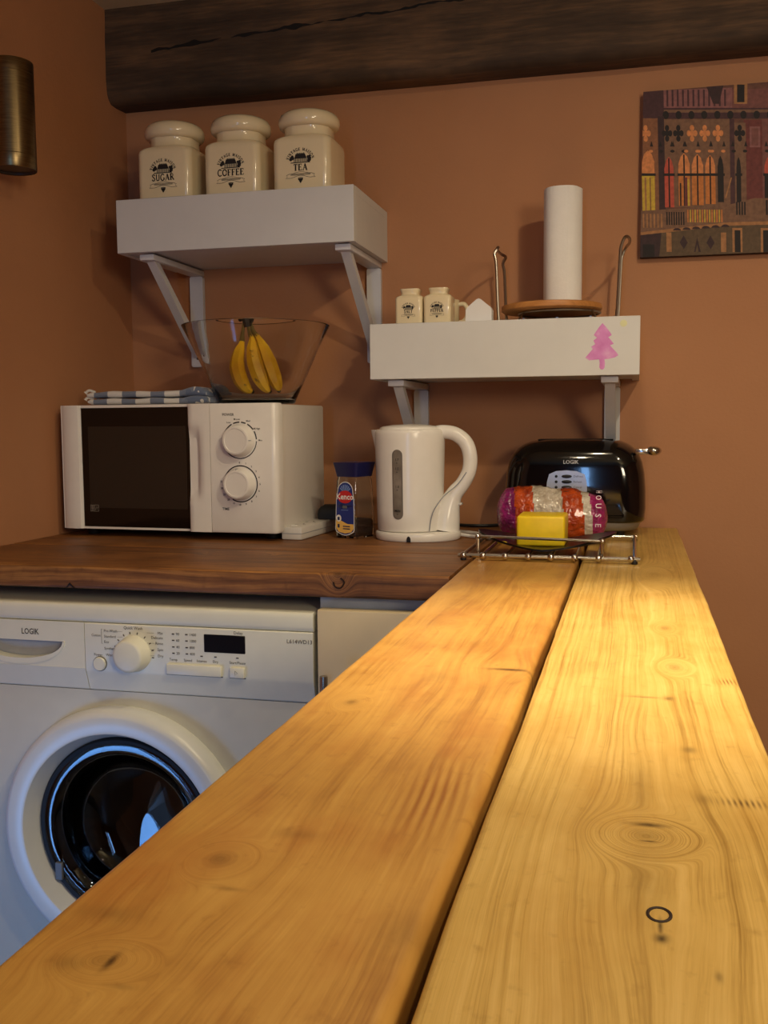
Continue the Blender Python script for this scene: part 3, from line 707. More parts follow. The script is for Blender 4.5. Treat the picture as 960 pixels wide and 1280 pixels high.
# ------------------------------------------------------------------ canvas print
def canvas_print():
    t = thing('canvas_picture', (0.26, 2.018, 1.578), 'unframed canvas print of lit Gothic arches high on the right', 'picture')
    X0, X1, Z0, Z1 = -0.2530, 0.27, -0.1545, 0.1545
    cols = ['#6a4436', '#4a2c30', '#3a2426', '#7a4a44', '#c9a83a', '#c0523e', '#c87a3a', '#d88a52', '#1d1413', '#7c5a44', '#8a5a3c', '#5e4a34', '#6e3430', '#a8764a', '#8c5a58']
    mats = [plain('canvas_ink', c, 0.7, var=0.22, scale=120) for c in cols]
    edge = plain('canvas_edge', '#2c1a18', 0.8)
    B().box(X0, X1, 0.001, 0.019, Z0, Z1, 0.001, 1).build('stretched_canvas', edge, t)
    b = B()
    def uv(cx, cy):
        # design sheet units: 768 wide; the sheet's rows climb slightly to the right
        px, py = cx / 4.267 - 27, cy / 4.267 - 55
        tt = max(0, min(1, py / 208)); py2 = py + (0.072 - 0.027 * tt) * px
        return (max(X0, min(X1, X0 + (px + 8.5 * tt) * 0.001437)), max(Z0, min(Z1, Z1 - py2 * 0.001490)))
    lay = [0]
    def P(pts, mi):
        lay[0] += 1; b.poly([uv(*p) for p in pts], -0.00002 * lay[0] * 0.12, mi)
    def Rr(x0, x1, y0, y1, mi): P([(x0, y1), (x1, y1), (x1, y0), (x0, y0)], mi)
    b.rect(X0, X1, Z0, Z1, 0.0005, 0)
    far = 1700
    Rr(80, far, 200, 330, 3); Rr(80, 225, 200, 360, 1); Rr(225, 590, 215, 320, 14)
    for k in range(12): Rr(240 + 28 * k, 250 + 28 * k, 225, 312, 1)
    P([(455, 200), (545, 200), (520, 300), (490, 300)], 2)
    for x in (600, 1000, 1350):
        Rr(x, x + 70, 195, 300, 13); Rr(x + 16, x + 55, 200, 292, 8)
    Rr(80, far, 322, 378, 1); Rr(225, far, 330, 345, 9)
    for k in range(22): P(ell(235 + 69 * k, 358, 17, 22, 0, 360, 10), 8)
    # wall bays
    Rr(650, 745, 385, 880, 12); Rr(745, far, 380, 880, 3)
    Rr(100, 195, 375, 870, 10); Rr(190, 225, 365, 870, 2); Rr(225, 580, 380, 850, 9); Rr(575, 600, 380, 890, 1); Rr(600, 660, 400, 880, 9)
    Rr(680, 735, 420, 530, 14); Rr(690, 725, 430, 520, 3)
    # tracery: quatrefoils
    for i, x in enumerate((120, 237, 298, 372, 440, 510, 625, 800, 880, 960, 1040)):
        lit = 7 if i in (0, 3, 4, 5) else 8
        for (dx, dy) in ((0, -28), (0, 28), (-17, 0), (17, 0), (0, 0)): P(ell(x + dx + 3, 455 + dy, 12, 17, 0, 360, 9), lit)
        for dx in (-34, 34): P([(x + dx - 9, 525), (x + dx + 9, 525), (x + dx, 495)], 8)
        for dx in (-30, 30): P(ell(x + dx, 550, 12, 8, 0, 360, 8), 7 if lit == 7 else 8)
    # lancet openings glowing in the dusk
    def lancet(x, w, top, bot, lower, upper, mull=True, sill=668):
        P([(x, sill), (x + w, sill), (x + w, top + 60), (x + w * .8, top + 20), (x + w / 2, top), (x + w * .2, top + 20), (x, top + 60)], upper)
        Rr(x, x + w, sill, bot, lower)
        Rr(x - 6, x + w + 6, sill, sill + 14, 8)
        if mull: Rr(x + w / 2 - 4, x + w / 2 + 4, top + 8, bot, 8)
    lancet(98, 70, 545, 870, 4, 7, False); Rr(112, 122, 690, 870, 13); Rr(140, 146, 690, 870, 10)
    lancet(222, 50, 580, 850, 5, 5); lancet(298, 62, 560, 842, 6, 7); lancet(370, 62, 565, 838, 6, 7); lancet(442, 54, 570, 832, 6, 7)
    Rr(330, 345, 690, 842, 12); Rr(304, 312, 720, 842, 8); Rr(346, 356, 700, 842, 4)
    lancet(508, 32, 575, 822, 8, 8, False); P([(545, 800), (552, 800), (585, 690), (578, 690)], 13)
    lancet(608, 24, 580, 870, 8, 8, False)
    for x in (755, 850, 945, 1040): lancet(x, 60, 570, 850, 8, 5)
    # balcony
    P([(80, 870), (550, 840), (700, 800), (far, 800), (far, 905), (560, 930), (80, 985)], 9)
    for k in range(6): Rr(98 + 20 * k, 106 + 20 * k, 885, 960, 13)
    for k in range(8): Rr(228 + 13 * k, 235 + 13 * k, 875, 945, 8)
    for k in range(15): Rr(342 + 13 * k, 349 + 13 * k, 862, 930, 4 if k % 2 else 6)
    for k in range(4): Rr(604 + 14 * k, 612 + 14 * k, 820, 890, 8)
    for k in range(30): Rr(760 + 28 * k, 770 + 28 * k, 810, 890, 8)
    P([(80, 985), (560, 930), (far, 895), (far, 912), (560, 948), (80, 1000)], 13)
    # lower storey
    P([(80, 1000), (560, 948), (far, 912), (far, 1150), (80, 1150)], 11)
    P([(80, 1000), (200, 988), (185, 1150), (80, 1150)], 2); Rr(95, 160, 1050, 1120, 8)
    for x in (320, 465): P([(x - 22, 1040), (x, 1075), (x + 22, 1040), (x, 1000)], 2)
    for x in (240, 535): Rr(x - 14, x + 14, 985, 1090, 13); 
    P([(375, 1090), (393, 1010), (412, 1090), (400, 1090), (393, 1050), (384, 1090)], 2)
    for k in range(6): P(ell(285 + 52 * k, 975 - 4 * k, 22, 14, 180, 360, 8), 2)
    for x in (590, 740, 900, 1080): Rr(x - 8, x + 45, 960, 1090, 13); Rr(x + 4, x + 35, 972, 1090, 8)
    b.build('print', mats, t)
    t.rotation_euler = (0, math.radians(0.3), 0)
canvas_print()

# ------------------------------------------------------------------ wall lamp
def wall_lamp():
    g = G('antique_brushed_brass'); v = g.coord(); X, Y, Z = g.sep(v)
    f = g.noise(g.comb(g.m('MULTIPLY', X, 40.0), g.m('MULTIPLY', Y, 40.0), g.m('MULTIPLY', Z, 900.0)), 1.0, 2)
    g.set(col=g.ramp(f, [(0.3, S('#6b5b41')), (0.7, S('#8a7756'))]), metal=1.0, rough=0.32)
    t = thing('wall_lamp', (-1.0225, 1.526, 1.541), 'brushed bronze cylinder up and down lamp on the left wall', 'lamp')
    b = B().lathe([(.036, .0), (.0365, .001), (.0365, .022), (.0360, .0225), (.0365, .023), (.0365, .155), (.0360, .1555), (.0365, .156), (.0365, .175), (.036, .176), (.033, .176), (.033, .150)], 44, cap0=False, cap1=True)
    b.build('lamp_body', g.mat, t, angle=30)
    B().lathe([(.0335, .004), (.0355, .001), (.0355, .004)], 40, cap0=True, cap1=False).build('lower_diffuser', plain('dark_lens', '#35302a', 0.4), t)
    B().box(-.062, -.0355, -.02, .02, .06, .12, .003).build('wall_mount', g.mat, t)
wall_lamp()

# ------------------------------------------------------------------ microwave
def microwave():
    th = math.radians(-2.6)
    t = thing('microwave', (-0.8372, 1.686, 0.9), 'white microwave with dark glass door and two round dials', 'microwave', rz=th)
    hw, D = 0.2235, 0.245
    zb, zt = 0.015, 0.2485
    body = B(); body.box(-hw + .003, hw - .003, .022, D, zb + .002, zt - .002, .004, 2); body.build('casing', plain('white_powder_coat', '#d6cfc6', 0.4, var=0.02), t)
    # door: left pillar, window, right grip
    xl, xr = -hw, 0.0935      # door extends to the control panel
    d = B(); d.prism([(xl, zb), (xr - .0005, zb), (xr - .0005, zt), (xl, zt)], 0.004, .022, holes=[[(-.180, zb + .004), (.047, zb + .004), (.047, zt - .005), (-.180, zt - .005)]])
    # bulging left pillar
    rings = []
    for z in (zb, zb + .004, zt - .004, zt):
        k = 0.85 if z in (zb, zt) else 1.0
        rings.append([(xl + .0005, .018, z), (xl + .002, .004, z), (xl + .010, .004 - .005 * k, z), (xl + .03, .004 - .007 * k, z), (-.184, .004 - .005 * k, z), (-.180, .004, z), (-.180, .018, z)])
    d.loft(rings)
    door = d.build('door', M_WHITE, t, angle=30)
    # grip with a scooped finger recess along its left edge
    gr = B(); n = 26; rings = []
    for i in range(n + 1):
        z = zb + (zt - zb) * i / n; s_ = (i / n)
        sc = max(0, 1 - ((s_ - 0.53) / 0.30) ** 4) if abs(s_ - .53) < .3 else 0
        y0 = -.006
        rings.append([(.0475, .018, z), (.0475, y0 + .004 + .006 * sc, z), (.051, y0 + .012 * sc, z), (.060, y0 + .013 * sc, z), (.068, y0 + .006 * sc, z), (.074, y0, z), (.084, y0, z), (xr - .0008, y0 + .0005, z), (xr - .0008, .018, z)])
    gr.loft(rings); gr.build('grip', M_WHITE, door, angle=50)
    gl = B().box(-.1795, .0465, .0045, .012, zb + .0045, zt - .0055); gl.build('window', M_DARKGLASS, door)
    B().rect(-.166, .040, zb + .040, zt - .040, .0043).build('screen_area', M_MESHGREY, door)
    st = B(); st.flat = True
    x0, x1, z0, z1 = -.1655, -.1475, .048, .0605
    for r in ((x0, x1, z0, z0 + .0007), (x0, x1, z1 - .0007, z1), (x0, x0 + .0007, z0, z1), (x1 - .0007, x1, z0, z1), (x0 + .009, x0 + .0097, z0, z1)): st.rect(*r, .0040)
    for k in range(4): st.rect(x0 + .002, x0 + .0075, z0 + .002 + .0025 * k, z0 + .0032 + .0025 * k, .0040)
    st.ribbon([(x0 + .011, z0 + .003), (x0 + .0125, z1 - .003), (x0 + .014, z0 + .003), (x0 + .0155, z1 - .003)], .001, .0040)
    st.build('sticker', plain('pale_print', '#8f8678', 0.6), door, 'tiny grey printed badge')
    # control panel
    c = B(); rings = []
    for z in (zb, zb + .005, zt - .005, zt):
        k = 0.003 if z in (zb, zt) else 0
        rings.append([(xr + .0003, .022, z), (xr + .0003, -.006 + k, z), (hw - .012, -.006 + k, z), (hw - .005, -.0045 + k, z), (hw - .001 - k, .0005 + k, z), (hw - k, .006, z), (hw - k, .022, z)])
    c.loft(rings); panel = c.build('control_panel', M_WHITE, t, angle=50)
    yk = -.0062
    mk = B()
    kx = 0.152
    for kz, nm in ((.182, 'POWER'), (.104, 'TIME')):
        k = B().lathe([(.0295, yk + .0003), (.0295, yk - .002), (.0285, yk - .004), (.0275, yk - .006), (.0265, yk - .0175), (.0245, yk - .020), (.0215, yk - .0205), (.0205, yk - .0195), (0, yk - .0190)], 44, (kx, 0, kz), axis='y')
        kn = k.build('knob', M_WHITE, panel)
        ln = B()
        if nm == 'POWER': ln.box(kx + .0205, kx + .0275, yk - .0190, yk - .012, kz - .0005, kz + .0005)
        else: ln.box(kx - .0006, kx + .0006, yk - .0190, yk - .012, kz + .0205, kz + .0275)
        ln.build('pointer_line', M_GREY, kn)
        if nm == 'POWER':
            a = 3
            for (a0, a1) in ((-150, -3), (3, 30), (36, 62), (68, 84), (90, 112), (118, 190)):
                mk.ribbon(ell(kx, kz, .0325, .0325, a0, a1, 14), .0022 if a0 > -10 else .0017, yk - .0002)
            mk.text('POWER', .0066, kx - .022, yk - .0002, kz + .046, bold=.01)
            for (aa, tx) in ((180, '-'), (0, 'Max'), (33, 'M.High'), (65, 'Med'), (97, 'M.Low'), (122, 'Low')):
                ca, sa = math.cos(math.radians(aa)), math.sin(math.radians(aa)); mk.text(tx, .0045, kx + .040 * ca, yk - .0002, kz + .038 * sa, bold=.01)
        else:
            mk.ribbon(ell(kx, kz, .0325, .0325, -120, 170, 40), .0021, yk - .0002)
            for i, tx in enumerate(('0', '1', '2', '3', '4', '5', '6', '7', '8', '9', '10', '15', '20', '25', '30', '35')):
                aa = 92 - i * 18.5; ca, sa = math.cos(math.radians(aa)), math.sin(math.radians(aa))
                mk.text(tx, .0048, kx + .038 * ca, yk - .0002, kz + .038 * sa, bold=.02)
            mk.text('TIME', .0066, kx - .030, yk - .0002, kz - .046, bold=.015)
    mk.build('dial_markings', M_INK, panel, kind='stuff')
    for x in (-hw + .035, hw - .035):
        for y in (.05, D - .03): B().lathe([(.011, 0), (.013, .004), (.013, zb + .003)], 14, (x, y, 0.0003)).build('foot', M_BLACKM, t)
    sm = B(); 
    for k in range(2): pass
    sm.box(hw - .0032, hw - .0022, .026, .028, zb + .004, zt - .004); sm.build('casing_seam', M_WHITE2, t)
    return t
microwave()

def tea_towel():
    g = G('checked_towel'); v = g.coord(); X, Y, Z = g.sep(v)
    s1 = g.m('GREATER_THAN', g.m('SINE', g.m('ADD', g.m('MULTIPLY', X, 105.0), g.m('MULTIPLY', Y, 25.0))), 0.05)
    rightend = g.m('GREATER_THAN', X, 0.085)
    nz = g.noise(v, 900, 2)
    f = g.m('MAXIMUM', g.m('MULTIPLY', s1, 0.9), g.m('MULTIPLY', rightend, g.m('GREATER_THAN', g.noise(v, 55, 1), 0.47)))
    c = g.mix(f, S('#d9d6d0'), S('#5f6c86'))
    g.set(col=c, rough=0.9, sheen=0.3); g.bump(nz, 0.4, 0.0008)
    t = thing('tea_towel', (-0.905, 1.79, 1.1505), 'folded blue and white checked tea towel lying on the microwave', 'tea towel')
    def layer(z0, hgt, seed, x0, x1, y0, y1):
        b = B(); n = 40; rings = []
        for i in range(n + 1):
            u = i / n; x = x0 + (x1 - x0) * u
            wv = mnoise.noise(Vector((x * 18, seed, 0))) * .0025; hh = hgt * (0.85 + 0.25 * mnoise.noise(Vector((x * 24, seed + 4, 0))))
            if u > .8: hh *= 1 + .5 * math.sin((u - .8) / .2 * PI)
            e = .55 if i in (0, n) else 1.0
            ring = []
            yf = y0 + mnoise.noise(Vector((x * 14, seed, 8))) * .004
            m = 8
            for k in range(m + 1):
                a = PI / 2 + PI * k / m; ring.append((x, yf + hh / 2 + hh / 2 * math.cos(a) * 1.0, z0 + wv * (seed > 1) + hh / 2 + hh / 2 * math.sin(a) * e))
            for (yy, s2) in ((y0 + .05, 0), (y1, 0), (y1 + .003, .5), (y1, 1), (y0 + .05, 1)):
                ring.append((x, yy, z0 + wv * (seed > 1) + hh * s2 * e))
            rings.append(ring)
        b.loft(rings); return b
    layer(0.0002, .0125, 1, -.118, .13, -.055, .06).build('lower_fold', g.mat, t, angle=70)
    layer(.0135, .013, 2, -.122, .124, -.050, .058).build('upper_fold', g.mat, t, angle=70)
    tas = B()
    for (x, y, z, dx) in ((-.121, -.03, .024, -.012), (-.120, -.04, .010, -.008), (-.119, -.02, .012, -.010)):
        tas.tube(smooth([(x + .006, y, z), (x + dx * .4, y - .004, z + .004), (x + dx, y - .006, z - .001)], 4), [.0028] * 8 + [.0045], 7)
    tas.build('hem_ties', plain('white_cotton', '#d8d3ca', 0.9), t)
tea_towel()

def bowl_and_bananas():
    c = (-0.7030, 1.808, 1.1492)
    o = B().lathe([(0, .0), (.070, 0), (.0735, .003), (.0745, .008), (.092, .045), (.120, .107), (.1392, .145), (.1405, .1478), (.1392, .1488), (.1372, .1475), (.117, .107), (.089, .046), (.071, .010), (.066, .0065), (0, .006)], 72, cap0=False, cap1=False).build('glass_bowl', M_GLASS, loc=c, angle=60)
    tag(o, 'large clear glass bowl on the microwave holding bananas', 'bowl')
    gs = G('banana_skin'); v = gs.coord(); n1 = gs.noise(v, 60, 4); n2 = gs.noise(v, 22, 3)
    col = gs.ramp(n2, [(0.35, S('#d39a12')), (0.65, S('#e9b722'))])
    col = gs.mix(gs.ramp(n1, [(0.64, (0, 0, 0, 1)), (0.72, (1, 1, 1, 1))]), col, S('#5a3812'))
    gs.set(col=col, rough=0.45)
    stalk = plain('banana_stalk', '#6f5a28', 0.6, var=0.2, scale=150)
    tip = plain('banana_tip', '#2a1c10', 0.7)
    t = thing('banana_bunch', (-0.712, 1.79, 1.157), 'bunch of three ripe bananas standing in the glass bowl', 'bananas')
    L = [[(-.007, 0, .140), (-.010, -.003, .122), (-.011, -.006, .106), (-.014, -.014, .088), (-.015, -.02, .062), (-.007, -.02, .034), (.003, -.016, .017), (.011, -.012, .0115)],
         [(-.001, 0, .140), (.003, -.001, .124), (.009, -.004, .112), (.012, -.010, .094), (.018, -.016, .068), (.028, -.018, .040), (.037, -.014, .021), (.044, -.008, .0125)],
         [(.003, .003, .140), (.008, .006, .126), (.018, .006, .114), (.028, .006, .096), (.040, .004, .068), (.050, .002, .042), (.056, .002, .024), (.058, .004, .014)]]
    R = [.0032, .0036, .0058, .0118, .0152, .0148, .0105, .0035]
    for k, pts in enumerate(L):
        P = smooth(pts, 5); n = len(P); rr = []
        for i in range(n):
            q = i / 5; a = min(int(q), len(R) - 2); rr.append(R[a] + (R[a + 1] - R[a]) * (q - a))
        ib = 8
        bn = B(); bn.tube(P[ib:], rr[ib:], 7); ban = bn.build('banana', gs.mat, t, angle=25)
        st = B(); st.tube(P[:ib + 2], [r * 1.02 for r in rr[:ib + 2]], 7); st.build('stalk', stalk, ban)
        e = P[-1]; B().ball(e, .0042, 8, 6).build('tip', tip, ban)
    cr = B(); cr.tube(smooth([(-.018, 0, .145), (-.010, 0, .1465), (.001, .001, .146), (.010, .002, .143)], 4), .0085, 8, flat=0.8); cr.tube([(-.003, 0, .146), (-.001, .002, .132)], [.010, .008], 8)
    cr.build('crown', tip, t, 'dark crown joining the stalks')
bowl_and_bananas()

# ------------------------------------------------------------------ socket block, plug, coffee jar
def extension():
    t = thing('extension_socket', (-0.596, 1.80, 0.9), 'white extension socket block lying beside the microwave', 'extension socket', rz=math.radians(-4))
    b = B(); b.box(-.019, .021, -.096, .105, .0005, .0245, .003, 2); b.build('block', M_WHITE2, t)
    s = B(); s.box(-.019, .021, -.0965, -.0958, .0115, .0125); s.box(.0208, .0214, -.094, .10, .0115, .0125); s.build('seam', M_GREY, t)
    for y in (-.05, .0): 
        p = B()
        for (dx, dy, w_, h_) in ((0, .012, .002, .006), (-.008, -.004, .005, .002), (.008, -.004, .005, .002)): p.box(dx - w_ / 2 + .001, dx + w_ / 2 + .001, y + dy - h_ / 2, y + dy + h_ / 2, .0243, .0247)
        p.build('socket_slots', M_BLACKM, t)
    B().box(-.004, .006, -.085, -.072, .0245, .0265, .001).build('switch', M_WHITE, t)
    pg = thing('plug', (-0.575, 1.865, 0.9252), 'black plug pushed into the white extension socket', 'plug')
    q = B(); rings = []
    for z, s_ in ((.0005, 1.0), (.010, 1.0), (.018, .93), (.024, .78), (.0275, .5)):
        rings.append([(p[0] * s_, p[1] * s_, z) for p in rrect(0, 0, 0, .024, .022, .009, 5)])
    q.loft(rings); q.build('plug_body', M_BLACKM, pg, angle=60)
    c = B(); c.tube(smooth([(.020, .012, .010), (.032, .018, .006), (.045, .03, -.010), (.05, .06, -.0215), (.05, .12, -.0215)], 5), .0033, 8); c.build('cord', M_BLACKM, pg)
extension()
def coffee_jar():
    t = thing('coffee_jar', (-0.5025, 1.778, 0.9), 'glass instant coffee jar with blue lid beside the kettle', 'jar', rz=math.radians(-20))
    hw, hd = .0255, .031
    prof = [(0.0005, .93, .93), (.004, .99, .99), (.02, 1.0, 1.0), (.06, .985, .985), (.105, .90, .90), (.112, .86, .86), (.116, .84, .84)]
    b = B(); out = [rrect(0, 0, z, hw * a, hd * c, .007, 5) for z, a, c in prof]
    inn = [rrect(0, 0, max(z, .004), hw * a - .0025, hd * c - .0025, .0055, 5) for z, a, c in reversed(prof)]
    b.loft(out + inn, True, True); b.build('glass_body', M_JARGLASS, t, angle=50)
    g = G('coffee_granules'); v = g.coord(); f = g.noise(v, 420, 3); g.set(col=g.ramp(f, [(0.35, S('#1c0d06')), (0.7, S('#5a3018'))]), rough=0.8); g.bump(f, 1.0, .003)
    cf = B(); cf.loft([rrect(0, 0, z, hw * a - .003, hd * a - .003, .005, 5) for z, a in ((.0045, .96), (.02, 1.0), (.030, .995), (.034, .9))])
    tag(cf.build('coffee', g.mat, t), kind='stuff')
    lid = B(); lid.loft([rrect(0, 0, z, a, a * 1.18, .007, 5) for z, a in ((.113, .0225), (.1135, .0235), (.130, .0262), (.137, .0278), (.139, .0280), (.1395, .0274))])
    lid.build('lid', plain('navy_plastic', '#171a4c', 0.3), t, angle=50)
    lab = B(); yb = -.0314
    def yat(z): return -(hd * (1.0 - max(0, z - .04) * 1.45 * 1.0) + .0006)
    cols = ['#1b2d78', '#c01f24', '#e9e6e0', '#e9b85c', '#16224f', '#7f9bd0', '#5c5f63']
    mats = [plain('jar_label_ink', c, 0.4, var=0.02) for c in cols]
    shp = [(-.0205, .018)] + [(x, .0145 - .0075 * math.cos(x / .0205 * PI / 2)) for x in [-.0185 + .037 * k / 8 for k in range(9)]] + [(.0205, .018), (.019, .070)] + ell(0, .086, .0165, .017, 0, 180, 12) + [(-.019, .070)]
    def put(pts, mi, d):
        lab.flat = True
        f = lab.bm.faces.new([lab.bm.verts.new((x, yat(z) - d, z)) for x, z in pts]); f.material_index = mi; f.normal_update()
        if f.normal.y > 0: f.normal_flip()
    put([(x * 1.07, (z - .055) * 1.03 + .055) for x, z in shp], 2, 0.0); put(shp, 0, .0003)
    for k in range(7): put([(0, .082), (.013 * math.cos(math.radians(30 + 20 * k - 5)), .086 + .013 * math.sin(math.radians(30 + 20 * k - 5))), (.013 * math.cos(math.radians(30 + 20 * k + 5)), .086 + .013 * math.sin(math.radians(30 + 20 * k + 5)))], 5, .0005)
    put(ell(0, .0765, .0165, .0118, 0, 360, 24), 1, .0007)
    wave = [(-.0200, .0335), (-.012, .0345), (-.004, .031), (.006, .027), (.0198, .027)]
    put([(-.0200, .0185), (-.014, .0118), (0, .0092), (.014, .0118), (.0200, .0185)] + wave[::-1], 3, .0005)
    put(ell(-.0135, .037, .006, .0065, 0, 360, 14), 2, .0006); put(rr2(-.0162, -.0112, .0335, .0395, .001, 2), 4, .0008); put(rr2(-.0160, -.0115, .0195, .0265, .001, 2), 4, .0008)
    for k in range(2): put([(-.004, .0215 - .0045 * k), (.012, .0215 - .0045 * k), (.012, .0235 - .0045 * k), (-.004, .0235 - .0045 * k)], 4, .0008)
    put([(-.008, .052), (.008, .052), (.008, .0526), (-.008, .0526)], 5, .0008); put([(-.005, .0555), (.005, .0555), (.005, .0605), (-.005, .0605)], 6, .0006)
    tilt = math.atan(hd * 1.45)
    lab.text('Kenco', .0148, 0, 0, 0, 2, bold=.02, M=Matrix.Translation((0, yat(.0765) - .0012, .0765)) @ Matrix.Rotation(-0.045, 4, 'X') @ Matrix.Rotation(PI / 2, 4, 'X'))
    lab.build('paper_label', mats, t, 'blue label with white lettering on a red oval')
coffee_jar()

# ------------------------------------------------------------------ kettle
def kettle():
    t = thing('kettle', (-0.3960, 1.775, 0.9), 'white plastic cordless kettle with grey water gauge', 'kettle')
    # power base, an oval longer under the handle
    b = B(); prof = [(.0005, .965), (.003, .99), (.012, 1.0), (.0145, .985), (.0155, .95)]
    def oval(z, s_): return [(.0145 + .0785 * s_ * math.cos(2 * PI * k / 48), .069 * s_ * math.sin(2 * PI * k / 48), z) for k in range(48)]
    b.loft([oval(z, s_) for z, s_ in prof]); base = b.build('power_base', M_WHITE, t)
    B().prism(ell(.012, .0045, .0035, .0065, 0, 180, 10) + [(.0085, .001), (.0155, .001)], -.0705, -.066).build('cord_notch', M_BLACKM, base)
    def rad(z): return .0600 + (z - .017) / .19 * .0045
    body = B()
    rings = []
    for z in (.0165, .019, .05, .1, .15, .18, .192, .197, .1995):
        r = rad(z) * (.97 if z < .018 else 1) - (0.004 if z > .198 else .0012 if z > .195 else 0); ring = []
        for k in range(56):
            a = 2 * PI * k / 56; rr = r
            ring.append((rr * math.cos(a), rr * math.sin(a) * 0.97, z))
        rings.append(ring)
    body.loft(rings); bo = body.build('body', M_WHITE, t, angle=60)
    # spout lip on the left
    sp = B(); rr = []
    for z, e in ((.150, .000), (.165, .002), (.180, .0055), (.193, .0085), (.1985, .009)):
        r = rad(z) - .001; rr.append([(r * math.cos(PI + a), r * math.sin(PI + a) * .97, z) if abs(a) > .33 else ((r + e * math.cos(a / .34 * PI / 2)) * math.cos(PI + a), (r + e * math.cos(a / .34 * PI / 2)) * math.sin(PI + a) * .97, z) for a in [-.36 + .72 * k / 12 for k in range(13)]] + [((r - .015) * math.cos(PI), 0, z)])
    sp.loft(rr); sp.build('spout', M_WHITE, t, angle=60)
    l = B(); l.lathe([(.0555, .1995), (.055, .202), (.050, .2045), (.030, .2075), (0, .2085)], 44, sy=.97, cap0=True); lid = l.build('lid', M_WHITE, t, angle=60)
    # handle: D loop flowing down into a heel on the base
    h = B()
    P = smooth([(.036, 0, .1925), (.060, 0, .1945), (.084, 0, .190), (.103, 0, .174), (.1105, 0, .150), (.1085, 0, .124), (.097, 0, .101), (.083, 0, .084), (.074, 0, .066), (.068, 0, .045), (.064, 0, .0175)], 6)
    n = len(P); rad_h = []
    key = [(0, .010), (.1, .0125), (.3, .0132), (.5, .0130), (.62, .0135), (.72, .0155), (.82, .020), (.92, .025), (1, .0275)]
    for i in range(n):
        u = i / (n - 1)
        for (a, ra), (b2, rb) in zip(key, key[1:]):
            if a <= u <= b2: rad_h.append(ra + (rb - ra) * (u - a) / (b2 - a)); break
    h.tube(P, rad_h, 20); ho = h.build('handle', M_WHITE, t, angle=60)
    sw = B(); sw.box(.085, .0965, -.008, .008, .062, .067, .002); sw.build('switch', M_WHITE2, ho)
    sl = B()
    pts = [(.044, -.0425, .018), (.050, -.042, .05), (.066, -.028, .078), (.090, -.0165, .100), (.106, -.0125, .122)]
    sl.tube(smooth(pts, 5), .0009, 6); sl.build('handle_seam', M_GREY, ho)
    # water gauge, wrapped on the body
    def wrap(b_, a_mid, z0, z1, hw_, off, mi=0, nrow=26):
        R = []
        for i in range(nrow + 1):
            z = z0 + (z1 - z0) * (0.5 - 0.5 * math.cos(PI * i / nrow)); d = max(0, min(z - z0, z1 - z)); w_ = hw_ if d >= hw_ else math.sqrt(max(hw_ ** 2 - (hw_ - d) ** 2, 1e-8))
            r = rad(z) + off; row = []
            for k in range(7):
                a = a_mid + (w_ * (k / 3 - 1)) / r; row.append((r * math.cos(a), r * math.sin(a) * .97, z))
            R.append(row)
        b_.loft(R, False, False, mi, closed=False); b_.flat = True
    am = math.radians(-90 - 9)
    w1 = B(); wrap(w1, am, .0395, .164, .0098, .0006); go = w1.build('water_gauge', plain('grey_window_rim', '#6d655e', 0.35), t)
    w2 = B(); wrap(w2, am, .042, .1615, .0076, .0012); w2.build('gauge_window', plain('smoked_window', '#7d756c', 0.15, var=0.25, scale=40), go)
    mk = B()
    for z, tx in ((.146, '1.7'), (.130, '1.5'), (.098, '1.0'), (.055, 'MIN')):
        r = rad(z) + .0018; Mx = Matrix.Translation((r * math.cos(am), r * math.sin(am) * .97 - .0006, z)) @ Matrix.Rotation(am + PI / 2, 4, 'Z') @ Matrix.Rotation(PI / 2, 4, 'X')
        mk.text(tx, .0062, 0, 0, 0, 0, bold=.01, M=Mx); 
        mk.text('-', .010, 0, 0, 0, 0, bold=.01, M=Mx @ Matrix.Translation((0, -.005, 0)))
    mk.build('level_marks', M_INK, go, kind='stuff')
    # lead
    cd = B(); cd.tube(smooth([(.088, .012, .0075), (.105, .022, .0042), (.122, .012, .0036), (.140, -.004, .0036), (.150, .004, .0036), (.140, .03, .0036), (.11, .07, .0036), (.07, .095, .0036)], 6), .0034, 8)
    cd.build('lead', M_WHITE2, t)
kettle()

